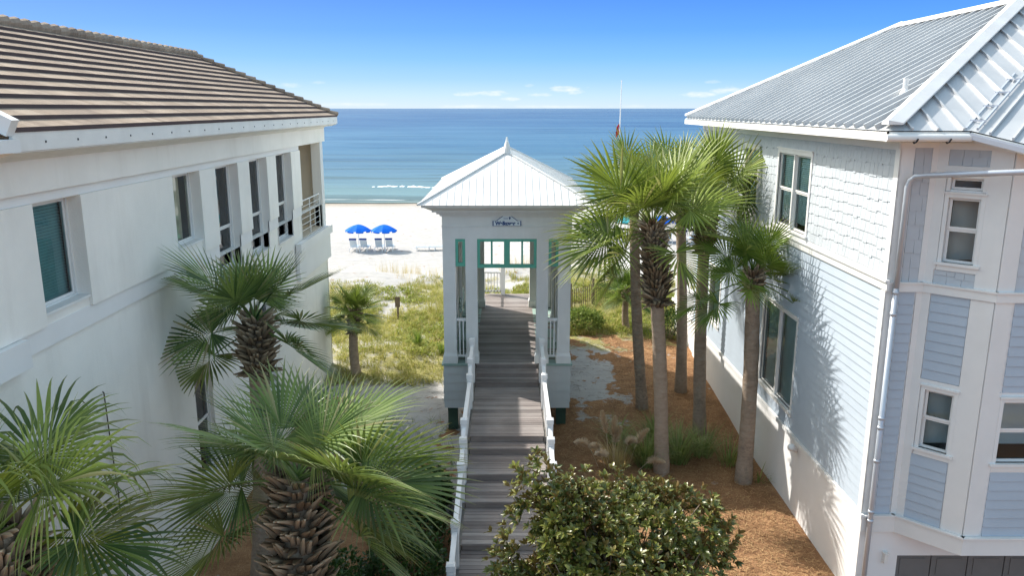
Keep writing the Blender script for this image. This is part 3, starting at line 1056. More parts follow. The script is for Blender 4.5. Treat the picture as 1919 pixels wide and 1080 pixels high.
def cap(p0, p1, wl, wr, hgt=.075):
    """folded sheet cap over a hip: two wings following the planes either side"""
    m.hexa([p0 + wl, p0, p1, p1 + wl, p0 + wl + V((0, 0, .03)), p0 + V((0, 0, hgt)), p1 + V((0, 0, hgt)), p1 + wl + V((0, 0, .03))])
    m.hexa([p0, p0 + wr, p1 + wr, p1, p0 + V((0, 0, hgt)), p0 + wr + V((0, 0, .03)), p1 + wr + V((0, 0, .03)), p1 + V((0, 0, hgt))])


SHV = V((0, 0, .105))
cap(A + SHV, S_ + SHV, V((0, .26, 0)), V((.26, 0, 0)))
cap(B + SHV, N_ + SHV, V((.16, 0, 0)), V((0, -.16, 0)))
cap(S_ + SHV, N_ + SHV, V((-.2, 0, -.1)), V((.2, 0, -.1)), .05)
cap(D + SHV, S_ + SHV, V((0, .25, 0)), V((-.25, 0, 0)))
m.build('hip_cap', M['white_metal'], roof)
m = MB()
dvl = (V((9.95, 15.85, 0)) - V((8.05, 13.95, 0))).normalized()
for off in (-.09, .09):
    s = V((dvl.y, -dvl.x, 0)) * off
    m.bar(vx + s + V((0, 0, .03)), V((9.95, 15.85, ez + sl * 1.9)) + s + V((0, 0, .035)), .03, .045)
for q in (.12, .37, .62, .87):
    pc = vx.lerp(V((9.95, 15.85, ez + sl * 1.9)), q) + V((0, 0, .05)); s = V((dvl.y, -dvl.x, 0)) * .13
    m.bar(pc - s, pc + s, .03, .03)
m.build('valley_flashing', M['galv'], roof)
m = MB()
vp = V((7.85, 16.05, ez + sl * 1.25))
vz = vp + V((0, 0, 0))
m.tube([vz + V((0, 0, -.05)), vz + V((0, 0, .06)), vz + V((0, 0, .1)), vz + V((0, 0, .30))], [.11, .075, .05, .05], 12)
m.build('roof_vent', M['white_metal'], roof, smooth=False)
# fascia, soffit and gutters
m = MB()
m.box(6.60, 6.63, ya, yb_, 9.44, 9.60)
m.box(6.60, 17, yb_ - .03, yb_, 9.44, 9.60)
m.box(6.63, 7.2, ya + .03, yb_ - .03, 9.44, 9.46)
m.box(6.60, 8.03, ya, ya + .03, 9.44, 9.60)
m.box(6.63, 8.0, ya + .03, 14.6, 9.441, 9.461)
m.bar(vx + V((0, .02, -.10)), bx0 + V((0.02, .02, -.10)), .03, .16)
m.bar(bx0 + V((0, .02, -.10)), bx1 + V((0, .02, -.10)), .03, .16)
m.q([V((8.0, 14.0, 9.44)), vx + V((0, 0, -.18)), bx0 + V((0, 0, -.18)), V((8.75, 13.73, 9.42)), V((7.88, 14.6, 9.44))])
m.q([bx0 + V((0, 0, -.18)), bx1 + V((0, 0, -.18)), V((13.6, 13.73, 9.3)), V((8.75, 13.73, 9.3))])
m.build('fascia', M['fascia'], RH)
m = MB()
m.tube([(6.55, ya - .07, 9.50), (8.02, ya - .07, 9.50)], .065, 10)
gt = m.build('gutter', M['white_trim'], RH)
m = MB()
for x in (7.05, 7.62):
    m = MB()
    m.tube([(x, ya, 9.46), (x, ya - .06, 9.41), (x, ya - .13, 9.43), (x + .02, ya - .15, 9.49)], .014, 6)
    m.build('gutter_bracket', M['dark_metal'], gt)
m = MB()
m.bar(vx + V((-.04, -.06, -.10)), bx0 + V((-.05, -.05, -.10)), .12, .08)
m.bar(vx + V((-.06, -.08, -.05)), bx0 + V((-.07, -.07, -.05)), .03, .03)
m.bar(bx0 + V((-.05, -.06, -.10)), bx1 + V((0, -.06, -.10)), .12, .08)
m.build('bay_gutter', M['galv'], RH)
m = MB()
m.tube([(9.2, 12.95, 9.2), (8.62, 13.1, 8.98), (8.2, 13.45, 8.93), (7.5, 14.2, 8.83), (7.38, 14.36, 8.80), (7.33, 14.43, 8.72), (7.31, 14.46, 8.6), (7.31, 14.46, 6.7)], .052, 12)
m.tube([(7.31, 14.46, 6.7), (7.31, 14.46, -1.2)], .052, 12)
for z in (6.62, 6.2, 4.1, 3.9, 3.2, 2.1, 1.9):
    m.tube([(7.31, 14.46, z - .03), (7.31, 14.46, z + .03)], .062, 12)
m.build('downspout', M['galv'], RH, smooth=True)
# ocean-side deck
m = MB()
m.box(7.25, 15, 29.4, 33.0, -.6, 1.95)
m.box(7.1, 15, 29.42, 33.1, 1.95, 2.05)
dk = m.build('deck', M['stucco_band'], RH)
m = MB()
m.bar((7.22, 29.5, 3.0), (7.22, 33, 3.0), .09, .05); m.bar((7.22, 29.5, 2.15), (7.22, 33, 2.15), .05, .05)
m.bar((7.22, 33, 3.0), (14.9, 33, 3.0), .09, .05)
y = 29.5
while y < 33: m.box(7.2, 7.235, y, y + .03, 2.05, 3.0); y += .13
x = 7.3
while x < 14.8: m.box(x, x + .03, 32.98, 33.01, 2.05, 3.0); x += .13
m.build('railing', M['rail_white'], dk)

# ================================================================ PAVILION
PV = empty('walkway_pavilion', (0, 27, 0), 'pale gazebo with white metal roof and green transoms straddling the boardwalk', 'pavilion')
PY0, PY1 = 23.5, 31.0
FZ = 2.23
zp = 7.02
m = MB()
# header box
for (x0, x1, y0, y1) in ((-1.95, 1.95, PY0, PY0 + .16), (-1.95, 1.95, PY1 - .16, PY1), (-1.95, -1.79, PY0 + .16, PY1 - .16), (1.79, 1.95, PY0 + .16, PY1 - .16)):
    m.box(x0, x1, y0, y1, 6.165, 7.05)
m.q([(-1.79, PY0 + .16, 6.9), (1.79, PY0 + .16, 6.9), (1.79, PY1 - .16, 6.9), (-1.79, PY1 - .16, 6.9)])
m.build('header', M['pavilion_paint'], PV)
m = MB()
m.box(-1.965, 1.965, PY0 - .015, PY0, 6.53, 6.56)
for k, (a, b) in enumerate(((.06, 6.86), (.15, 6.93), (.27, 7.0))):
    zz = b
    m.box(-1.95 - a, 1.95 + a, PY0 - a, PY1 + a, zz, zz + .06)
m.hexa([(-2.24, 23.2, 7.06), (2.24, 23.2, 7.06), (2.24, 31.3, 7.06), (-2.24, 31.3, 7.06), (-2.45, 23.0, 7.17), (2.45, 23.0, 7.17), (2.45, 31.5, 7.17), (-2.45, 31.5, 7.17)])
m.box(-2.5, 2.5, 22.95, 31.55, 7.17, 7.245)
m.build('cornice', M['pavilion_paint'], PV)


def column(mb, x0, x1, y0, y1):
    mb.box(x0, x1, y0, y1, FZ + .32, 6.165)
    f = .035
    mb.hexa([(x0 - f, y0 - f, FZ + .24), (x1 + f, y0 - f, FZ + .24), (x1 + f, y1 + f, FZ + .24), (x0 - f, y1 + f, FZ + .24),
             (x0, y0, FZ + .34), (x1, y0, FZ + .34), (x1, y1, FZ + .34), (x0, y1, FZ + .34)])
    mb.box(x0 - f, x1 + f, y0 - f, y1 + f, FZ + .006, FZ + .24)


cols = []
for (y0, y1) in ((PY0 + .003, PY0 + .36), (PY1 - .36, PY1 - .003)):
    for s in (-1, 1):
        for a, b in ((1.945, 1.56), (1.26, .90)):
            cols.append((min(s * a, s * b), max(s * a, s * b), y0, y1))
for y in (26.0, 28.3):
    for s in (-1, 1):
        cols.append((min(s * 1.94, s * 1.64), max(s * 1.94, s * 1.64), y - .16, y + .16))
for c_ in cols:
    m = MB(); column(m, *c_); m.build('column', M['pavilion_paint'], PV)


def transom(F, u0, u1, z0, z1, n0, n1, muntins, mid=None):
    m = MB(); t = .085
    F.box(m, u0, u1, z1 - t, z1, n0, n1); F.box(m, u0, u1, z0, z0 + t * 1.3, n0, n1)
    F.box(m, u0, u0 + t, z0 + t * 1.3, z1 - t, n0, n1); F.box(m, u1 - t, u1, z0 + t * 1.3, z1 - t, n0, n1)
    if mid is not None:
        F.box(m, mid - .09, mid + .09, z0 + t * 1.3, z1 - t, n0, n1)
    for u in muntins:
        F.box(m, u - .028, u + .028, z0 + t * 1.3, z1 - t, n0 + .02, n1 - .02)
    return m.build('transom', M['green_paint'], PV)


FP = Fr((0, PY0, 0), (1, 0, 0), (0, -1, 0))
transom(FP, -.897, .897, 5.27, 6.163, -.10, -.01, (-.46, .46), 0.0)
for s in (-1, 1):
    transom(FP, min(s * 1.557, s * 1.263), max(s * 1.557, s * 1.263), 5.32, 6.163, -.10, -.01, ())
FP2 = Fr((0, PY1 - .2, 0), (1, 0, 0), (0, -1, 0))
transom(FP2, -.897, .897, 5.27, 6.163, -.05, .05, (-.46, .46), 0.0)
for s in (-1, 1):
    FS = Fr((s * 1.95, 0, 0), (0, 1, 0), (s, 0, 0))
    for a, b in ((23.87, 25.83), (26.17, 28.13), (28.47, 30.63)):
        q = (b - a) / 4
        transom(FS, a, b, 5.30, 6.163, -.12, -.04, (a + q, a + 3 * q), a + 2 * q)
# balustrade panels
for s in (-1, 1):
    m = MB()
    a, b = min(s * 1.557, s * 1.263), max(s * 1.557, s * 1.263)
    m.box(a, b, PY0 + .08, PY0 + .16, 3.58, 3.66)
    m.box(a, b, PY0 + .09, PY0 + .15, 2.42, 2.48)
    for x in (a + .075, b - .11):
        m.box(x, x + .035, PY0 + .1, PY0 + .14, 2.48, 3.58)
    m.build('balustrade', M['rail_white'], PV)
    for y0, y1 in ((23.87, 25.83), (26.17, 28.13), (28.47, 30.63)):
        x = s * 1.86; m = MB()
        m.box(x - .04, x + .04, y0, y1, 3.2, 3.27); m.box(x - .03, x + .03, y0, y1, 2.42, 2.48)
        y = y0 + .08
        while y < y1 - .05:
            m.box(x - .018, x + .018, y, y + .036, 2.48, 3.2); y += .13
        m.build('balustrade', M['rail_white'], PV)
for s in (-1, 1):
    for a, b in ((23.87, 25.83), (26.17, 28.13), (28.47, 30.63)):
        m = MB()
        x = s * 1.76
        z = 2.34
        while z < 5.2:
            m.hexa([(x - .012, a + .01, z), (x + .012, a + .01, z), (x + .012, b - .09, z), (x - .012, b - .09, z),
                    (x - .012 + s * .02, a + .01, z + .135), (x + .012 + s * .02, a + .01, z + .135), (x + .012 + s * .02, b - .09, z + .135), (x - .012 + s * .02, b - .09, z + .135)])
            z += .128
        m.box(x - .03, x + .03, a + .01, a + .07, 2.25, 5.3); m.box(x - .03, x + .03, b - .15, b - .09, 2.25, 5.3); m.box(x - .03, x + .03, a + .07, b - .15, 5.22, 5.3)
        m.build('side_screen', M['olive_paint'], PV)
# skirt
for s in (-1, 1):
    FS = Fr((0, PY0 + .02, 0), (1, 0, 0), (0, -1, 0))
    a, b = min(s * 1.97, s * 1.0), max(s * 1.97, s * 1.0)
    m = MB()
    FS.box(m, a, b, .76, 2.17, -.05, 0)
    q = clad(FS, a, b, .76, 2.16, [], 'lap', n=0.001, row=.28)
    bb = len(m.v); m.v += q.v; m.c += q.c; m.f += [tuple(i + bb for i in f) for f in q.f]; m.m += q.m
    m.build('skirt', M['skirt_paint'], PV)
    m = MB()
    Fs = Fr((s * 1.97, 0, 0), (0, 1, 0), (s, 0, 0))
    Fs.box(m, PY0 + .03, PY1, .95, 2.17, -.06, 0)
    q = clad(Fs, PY0 + .03, PY1, .95, 2.16, [], 'lap', n=0.001, row=.28)
    bb = len(m.v); m.v += q.v; m.c += q.c; m.f += [tuple(i + bb for i in f) for f in q.f]; m.m += q.m
    m.build('skirt', M['skirt_paint'], PV)
m = MB()
m.box(-2.03, -1.0, PY0 - .06, PY1 + .05, 2.17, 2.232); m.box(1.0, 2.03, PY0 - .06, PY1 + .05, 2.17, 2.232)
m.build('floor_edge', M['bench_green'], PV)
for x, y in ((-1.72, 23.75), (1.72, 23.75), (-1.72, 27.3), (1.72, 27.3), (-1.72, 30.8), (1.72, 30.8)):
    m = MB(); m.box(x - .15, x + .15, y - .15, y + .15, -.5, 2.17); m.build('pile', M['pile_green'], PV)
# roof: hip with ribs
rA, rB, rC, rD = V((-2.6, 22.85, 7.25)), V((2.6, 22.85, 7.25)), V((2.6, 31.65, 7.25)), V((-2.6, 31.65, 7.25))
rs, rn = V((0, 25.45, 8.63)), V((0, 29.3, 8.63))
m = MB()
m.q([rA, rB, rs]); m.q([rB, rC, rn, rs]); m.q([rC, rD, rn]); m.q([rD, rA, rs, rn]); m.q([rA, rB, rC, rD])
ps = 1.38 / 2.6
x = -2.4
while x < 2.45:
    t = 2.6 - abs(x) - .02
    m.bar((x, 22.84, 7.262), (x, 22.85 + t, 7.262 + ps * t), .010, .007)
    m.bar((x, 31.66, 7.262), (x, 31.65 - t, 7.262 + ps * t), .010, .007)
    x += .21
y = 23.05
while y < 31.5:
    t = min(2.6, y - 22.85, 31.65 - y) - .02
    for s in (-1, 1):
        m.bar((s * 2.61, y, 7.262), (s * (2.6 - t), y, 7.262 + ps * t), .010, .007)
    y += .24
roof = m.build('roof', M['white_metal'], PV)
m = MB()
for a, b in ((rA, rs), (rB, rs), (rC, rn), (rD, rn)):
    m.tube([a + V((0, 0, .02)), b + V((0, 0, .02))], .035, 6)
m.tube([rs + V((0, 0, .02)), rn + V((0, 0, .02))], .04, 6)
m.build('ridge_cap', M['white_metal'], roof)
for yy, d in ((25.45, -1), (29.3, 1)):
    m = MB()
    m.tube([(0, yy, 8.58), (0, yy, 8.74), (0, yy, 8.84), (0, yy + .01 * d, 8.98)], [.13, .085, .05, .025], 8)
    m.hexa([(-.02, yy, 8.64), (.02, yy, 8.64), (.02, yy - .5 * d, 8.64), (-.02, yy - .5 * d, 8.64), (-.02, yy, 8.84), (.02, yy, 8.84), (.02, yy - .5 * d, 8.68), (-.02, yy - .5 * d, 8.68)])
    m.build('finial', M['white_metal'], roof)

# sign over the entrance
SG = empty('walkover_sign', (0, 23.47, 6.7), 'small white arched sign lettered Walkover in blue above the pavilion entrance', 'sign')
outl = [(-.43, 0), (.43, 0), (.43, .15), (.33, .15), (.20, .25), (.12, .305), (-.12, .305), (-.20, .25), (-.33, .15), (-.43, .15)]


def plate(pts, y0, y1, sc, zc, mat, name):
    m = MB()
    P = [(x * sc, z * sc if False else z) for x, z in pts]
    cz = .12
    P = [(x * sc, cz + (z - cz) * sc) for x, z in pts]
    f = [(x, y0, zc + z) for x, z in P]; b = [(x, y1, zc + z) for x, z in P]
    m.q(f)
    m.q(list(reversed(b)))
    for i in range(len(P)):
        j = (i + 1) % len(P)
        m.q([f[i], b[i], b[j], f[j]])
    return m.build(name, mat, SG)


plate(outl, 23.455, 23.483, 1.0, 6.565, M['sign_blue'], 'border')
plate(outl, 23.450, 23.4549, .93, 6.565, M['sign_face'], 'board')


def text(body, size, loc, name, bold=0.0, sx=1.0):
    cu = bpy.data.curves.new(name, 'FONT')
    cu.body = body; cu.size = size; cu.align_x = 'CENTER'; cu.extrude = .002; cu.offset = bold
    o_ = bpy.data.objects.new(name, cu)
    o_.data.materials.append(M['sign_blue'])
    col.objects.link(o_)
    dg = bpy.context.evaluated_depsgraph_get()
    me = bpy.data.meshes.new_from_object(o_.evaluated_get(dg))
    bpy.data.objects.remove(o_)
    o2 = bpy.data.objects.new(name, me); col.objects.link(o2)
    o2.parent = SG; o2.location = Vector(loc) - SG.location; o2.rotation_euler = (R(90), 0, 0); o2.scale = (sx, 1, 1)
    return o2


text('Walkover', .155, (-.05, 23.447, 6.595), 'lettering', .008, .95)
m = MB()
for a in range(5):
    t = 2 * math.pi * a / 5 + R(90); t2 = t + R(36)
    m.q([(.335, 23.446, 6.645), (.335 + .016 * math.cos(t - R(36)), 23.446, 6.645 + .016 * math.sin(t - R(36))), (.335 + .04 * math.cos(t), 23.446, 6.645 + .04 * math.sin(t)), (.335 + .016 * math.cos(t2), 23.446, 6.645 + .016 * math.sin(t2))])
m.box(.07, .10, 23.445, 23.449, 6.76, 6.84); m.box(.055, .115, 23.445, 23.449, 6.80, 6.83)
m.box(-.10, .03, 23.445, 23.449, 6.80, 6.806); m.box(-.10, .03, 23.445, 23.449, 6.775, 6.781)
m.build('emblem', M['sign_blue'], SG)

# bench inside
for i, (ya_, yb2, lb) in enumerate(((24.6, 26.9, 'weathered green bench nearest the pavilion entrance along the left side'), (27.6, 29.9, 'weathered green bench farther inside the pavilion along the left side'))):
    BN = empty('bench', (-1.45, (ya_ + yb2) / 2, FZ), lb, 'bench', 'benches inside the pavilion')
    m = MB()
    for k in range(3): m.box(-1.62 + k * .18, -1.46 + k * .18, ya_, yb2, FZ + .42, FZ + .46)
    m.build('seat', M['bench_green'], BN)
    m = MB()
    for k in range(3):
        z = FZ + .56 + k * .16
        m.hexa([(-1.68, ya_, z), (-1.65, ya_, z), (-1.65, yb2, z), (-1.68, yb2, z), (-1.73, ya_, z + .13), (-1.70, ya_, z + .13), (-1.70, yb2, z + .13), (-1.73, yb2, z + .13)])
    m.build('backrest', M['bench_green'], BN)
    for y in (ya_ + .1, yb2 - .18):
        for x in (-1.6, -1.18):
            m = MB(); m.box(x, x + .08, y, y + .08, FZ + .005, FZ + .42); m.build('leg', M['bench_green'], BN)

# ================================================================ BOARDWALK
BW = empty('boardwalk', (0, 18, 0), 'weathered grey board walkway stepping up to the pavilion between white railings', 'boardwalk')
levels = [(33.0, 23.5, 2.23), (23.49, 23.08, 2.08), (23.07, 22.62, 1.93), (22.61, 18.97, 1.78), (18.96, 18.58, 1.61), (18.57, 17.5, 1.44), (17.49, 16.45, 1.27),
          (16.44, 14.95, 1.10), (14.94, 13.3, .93), (13.29, 11.6, .76), (11.59, 9.9, .59), (9.89, 8.2, .42), (8.19, 6.5, .25), (6.49, 4.8, .09)]
m = MB(); mr = MB()
for i, (ya2, yb2, z) in enumerate(levels):
    y = yb2
    hw = .955 if z < 2.2 else .955
    n_b = max(1, round((ya2 - yb2) / .142)); wb = (ya2 - yb2) / n_b
    for k in range(n_b):
        tone = (min(1, max(0, rnd.gauss(.5, .34))), 0, 0)
        over = .025 if k == 0 else 0
        xw = hw if not (z > 2.2 and 23.9 < y < 30.6) else 1.78
        dz = rnd.uniform(-.003, .003)
        m.box(-xw - rnd.uniform(0, .01), xw + rnd.uniform(0, .01), y - over, y + wb - .014, z - .038, z + dz, tone)
        y += wb
    if i + 1 < len(levels):
        zn = levels[i + 1][2]
        mr = MB(); mr.box(-.94, .94, yb2 + .01, yb2 + .035, zn - .03, z - .04, (.45, 0, 0)); mr.build('riser', M['deck_wood'], BW)
m.build('deck_board', M['deck_wood'], BW)
m = MB()
for s in (-1, 1):
    for (a, b, z) in levels:
        m.box(s * .99 - .03, s * .99 + .03, b + .003, a + .003, z - .33, z - .045)
m.build('stringer', M['weathered_wood'], BW)


def zdeck(y):
    for a, b, z in levels:
        if y >= b: return z
    return 0


posts = [(22.75, 3.28), (21.58, 3.05), (20.96, 2.78), (17.96, 2.68), (17.41, 2.42), (16.54, 2.20), (14.4, 1.95), (13.18, 1.75), (11.5, 1.6), (9.8, 1.43), (8.0, 1.26), (6.3, 1.1)]
for s in (-1, 1):
    for i, (y, zt_) in enumerate(posts):
        x = s * 1.045
        zd = zdeck(y)
        m = MB()
        m.box(x - .075, x + .075, y - .075, y + .075, max(terr(x, y) - .3, zd - .9), zt_ - .16)
        m.box(x - .062, x + .062, y - .062, y + .062, zt_ - .16, zt_ - .14)
        m.box(x - .085, x + .085, y - .085, y + .085, zt_ - .14, zt_ - .03)
        m.hexa([(x - .085, y - .085, zt_ - .03), (x + .085, y - .085, zt_ - .03), (x + .085, y + .085, zt_ - .03), (x - .085, y + .085, zt_ - .03),
                (x - .035, y - .035, zt_), (x + .035, y - .035, zt_), (x + .035, y + .035, zt_), (x - .035, y + .035, zt_)])
        m.build('post', M['rail_white'], BW)
        # rail section climbing to the next post away from the camera
        if i > 0:
            y2, zt2 = posts[i - 1]
        else:
            y2, zt2 = 23.55, 3.3
        ya_, yb2 = y + .086, y2 - .086
        if yb2 - ya_ < .05: continue
        z1_, z2_ = zt_ - .14, zt2 - .22
        zb1, zb2 = zdeck(y) + .10, zdeck(y2 - .1) + .10
        m = MB()
        m.hexa([(x - .05, ya_, z1_ - .07), (x + .05, ya_, z1_ - .07), (x + .05, yb2, z2_ - .07), (x - .05, yb2, z2_ - .07),
                (x - .05, ya_, z1_), (x + .05, ya_, z1_), (x + .05, yb2, z2_), (x - .05, yb2, z2_)])
        m.hexa([(x - .022, ya_, zb1 - .09), (x + .022, ya_, zb1 - .09), (x + .022, yb2, zb2 - .09), (x - .022, yb2, zb2 - .09),
                (x - .022, ya_, zb1), (x + .022, ya_, zb1), (x + .022, yb2, zb2), (x - .022, yb2, zb2)])
        npk = max(1, int((yb2 - ya_) / .125)); dy = (yb2 - ya_) / npk
        for k in range(npk):
            yy = ya_ + dy * (k + .5); f = (k + .5) / npk
            m.box(x - .019, x + .019, yy - .019, yy + .019, zb1 + (zb2 - zb1) * f, z1_ - .068 + (z2_ - z1_) * f)
        m.build('rail', M['rail_white'], BW)
# seaward end railing
m = MB()
m.box(-1.0, -.95, 31.3, 32.9, 3.15, 3.23); m.box(-1.0, -.2, 32.85, 32.92, 3.15, 3.23); m.box(-1.0, -.2, 32.86, 32.9, 2.35, 2.41)
x = -.95
while x < -.25: m.box(x, x + .035, 32.86, 32.9, 2.35, 3.15); x += .13
m.build('end_rail', M['rail_white'], BW)
m = MB(); m.box(-.26, -.08, 32.78, 32.96, 1.2, 3.5); m.box(-.29, -.05, 32.75, 32.99, 3.5, 3.56)
m.build('post', M['rail_white'], BW)

# ================================================================ PALMS
GA = math.pi * (3 - math.sqrt(5))


def fan(mb, hub, t, up, Rl, nl, spread, droop, dry, r, tone0, fold=.2, broken=0.0):
    t = t.normalized()
    s = t.cross(up)
    if s.length < .05: s = V((1, 0, 0))
    s.normalize(); nn = s.cross(t).normalized()
    cost = Rl * .30
    for i in range(nl):
        a = -spread + 2 * spread * i / (nl - 1)
        ca, sa = math.cos(a), math.sin(a)
        fwd = max(0, ca)
        ln = Rl * (.66 + .34 * (0.5 + 0.5 * ca)) * r.uniform(.88, 1.06)
        base = hub + t * (cost * fwd ** 2 * .8) - V((0, 0, 1)) * cost * fwd * .12
        d = (t * ca + s * sa).normalized()
        side = (s * ca - t * sa)
        tone = min(1, max(0, tone0 + r.uniform(-.4, .4)))
        dr = dry if r.random() > .06 else min(1, dry + r.uniform(.2, .7))
        dth = 2 * spread / (nl - 1)
        brk = r.random() < broken
        bk = r.uniform(.35, .6)
        segs = 7
        cur = V(base); dirv = d + nn * (abs(sa) * fold)
        dirv.normalize()
        prev = None
        for k in range(segs + 1):
            f = k / segs
            rr = f * ln
            wd = min(rr + .04, .46 * ln) * dth * (.52 if f < .25 else .42)
            if f > .30: wd = .34 * ln * dth * .50 * 1.3 * (1 if f < .45 else max(0.05, 1 - ((f - .45) / .55) ** 1.3))
            wv = side * wd
            lift = nn * (wd * .55)
            cen = cur + lift * (1 if i % 2 else .7)
            row_ = (cur - wv, cen, cur + wv)
            if prev:
                c0 = (tone, (k - 1) / segs, dr); c1 = (tone, f, dr)
                b = len(mb.v)
                mb.v += [tuple(q) for q in prev + row_]
                mb.c += [c0] * 3 + [c1] * 3
                mb.f += [(b, b + 1, b + 4, b + 3), (b + 1, b + 2, b + 5, b + 4)]; mb.m += [0, 0]
            prev = row_
            g_ = droop * (.10 + 1.5 * max(0, f - .28) ** 1.4)
            if brk and f > bk: g_ += .9
            dirv = (dirv - V((0, 0, 1)) * g_ * r.uniform(.7, 1.3) / segs * 4).normalized()
            cur = cur + dirv * (ln / segs)


def frond(mb, ps, top, azm, elv, pet, Rl, nl, r, droop=.25, dry=0.0, tone=.5, spread=R(128), broken=0.0, bend=.5, fold=.2):
    d = V((math.cos(azm) * math.cos(elv), math.sin(azm) * math.cos(elv), math.sin(elv)))
    pts = [V(top)]; cur = V(top); k = 5
    for i in range(k):
        d = (d - V((0, 0, 1)) * bend * .16 * (i / k + .3)).normalized()
        cur = cur + d * pet / k; pts.append(V(cur))
    ps.tube(pts, [.028, .022, .018, .015, .013, .012], 5, (tone, .2, 0), caps=False)
    roll = r.uniform(-.95, .95)
    up = (Matrix.Rotation(roll, 3, d) @ V((0, 0, 1)))
    dd = (d - V((0, 0, 1)) * .12 * bend).normalized()
    fan(mb, cur, dd, up, Rl, nl, spread, droop, dry, r, tone, fold, broken)


def palm(name, base, top, rad, label, seed, boots=1.5, nf=30, pet=.85, Rl=1.15, nl=42, leaf='palm_leaf', rb=.36, elmin=-35, elmax=82, extra=(), droop=.25, broken=0.0, bootrim=True, group='sabal palms between the houses', front=None, elpow=1.0, btone=.55):
    r = random.Random(seed)
    base = V(base); top = V(top)
    root = empty(name, tuple(base), label, 'palm tree', group)
    hgt = top.z - base.z
    m = MB(); pts = []; rd = []
    n = 26
    for i in range(n + 1):
        f = i / n
        p_ = base.lerp(top, f); bow = math.sin(math.pi * f) * .07 * (1 if seed % 2 else -1)
        p_ = p_ + V((bow, bow * .4, 0))
        if i == 0: p_.z -= .3
        pts.append(p_); rd.append(rad * (1.18 - .22 * f + .22 * max(0, 1 - f * 8)) * (1 + r.uniform(-.035, .035)))
    m.tube(pts, rd, 14, (btone, 0, 0))
    m.build('trunk', M['palm_bark'], root, smooth=True)
    # leaf bases
    m = MB()
    if boots:
        nb_ = int(boots * 105 * (.36 / rb) ** .8)
        for i in range(nb_):
            f = (i + .5) / nb_
            z = top.z - boots * (1 - f) + .12
            ff = (z - base.z) / hgt
            c0 = base.lerp(top, ff); bow = math.sin(math.pi * min(1, ff)) * .07 * (1 if seed % 2 else -1)
            c0 = V((c0.x + bow, c0.y + bow * .4, z))
            az_ = i * GA + r.uniform(-.15, .15)
            out = V((math.cos(az_), math.sin(az_), 0)); side = V((-out.y, out.x, 0))
            env = math.sin(math.pi * min(1, max(.12, f * .85 + .1))) ** .5
            ro = rad * 1.05 + (rb - rad) * .45 * env
            Lb = r.uniform(.17, .33) * (rb / .36) ** .8; tilt = R(r.uniform(22, 58)) if f > .1 else R(r.uniform(-25, 35))
            dirb = out * math.cos(tilt) + V((0, 0, 1)) * math.sin(tilt)
            p0 = c0 + out * (ro - .06) + side * r.uniform(-.02, .02)
            nb2 = out * math.sin(tilt) - V((0, 0, 1)) * math.cos(tilt)
            w0 = r.uniform(.06, .095) * (rb / .36) ** .8; th = .022
            tn = min(1, max(0, r.gauss(.5, .3)))
            # every leaf base is split in two ragged prongs
            for sg in (-1, 1):
                Lk = Lb * r.uniform(.6, 1.15); spl = r.uniform(.25, .8)
                p1 = p0 + dirb * Lk + side * sg * w0 * spl - nb2 * r.uniform(-.03, .03)
                stn = ((p0 + side * sg * w0 * .5, w0 * .55, th * 1.6, 0), ((p0 + side * sg * w0 * .5).lerp(p1, .55) - nb2 * .01, w0 * .40, th, .55), (p1, r.uniform(.004, .02), th * .4, 1))
                b = len(m.v)
                for (pp, ww, tt, g0) in stn:
                    for (sx_, sn) in ((-1, -1), (1, -1), (1, 1), (-1, 1)):
                        m.v.append(tuple(pp + side * ww * sx_ * (.7 if sn > 0 else 1) + nb2 * tt * sn)); m.c.append((min(1, tn + .12 * (sg > 0)), g0, 0))
                for k in (0, 4):
                    for a in range(4):
                        a2 = (a + 1) % 4
                        m.f.append((b + k + a, b + k + a2, b + k + 4 + a2, b + k + 4 + a)); m.m.append(0)
                m.f.append((b + 8, b + 9, b + 10, b + 11)); m.m.append(0)
        m.build('leaf_bases', M['boots'], root)
    mb = MB(); ps = MB()
    for i in range(nf):
        f = (i + .5) / nf
        elv = R(elmax - (elmax - elmin) * f ** elpow + r.uniform(-7, 7)); az_ = i * GA + seed
        if front and f > front and math.cos(az_ + math.pi / 2) > .45: continue
        sc_ = r.uniform(.88, 1.1) * (.8 if f < .12 else 1)
        dry = 0.0 if f < .85 else r.choice((0, 0, .15, .35))
        frond(mb, ps, top + V((0, 0, .1 - .25 * f)), az_, elv, pet * sc_ * (.75 if f < .15 else 1), Rl * sc_, nl, r, droop * r.uniform(.7, 1.4), dry,
              min(1, max(0, r.gauss(.5, .2))), R(r.uniform(112, 140)), broken, fold=r.uniform(.05, .35))
    for (azd, eld_, pt, rl, dr_) in extra:
        frond(mb, ps, top + V((0, 0, -.15)), R(azd), R(eld_), pt, rl, nl, r, dr_, 0.05, .5, R(120), broken)
    mb.build('crown', M[leaf], root)
    ps.build('leaf_stalks', M[leaf], root)
    return root


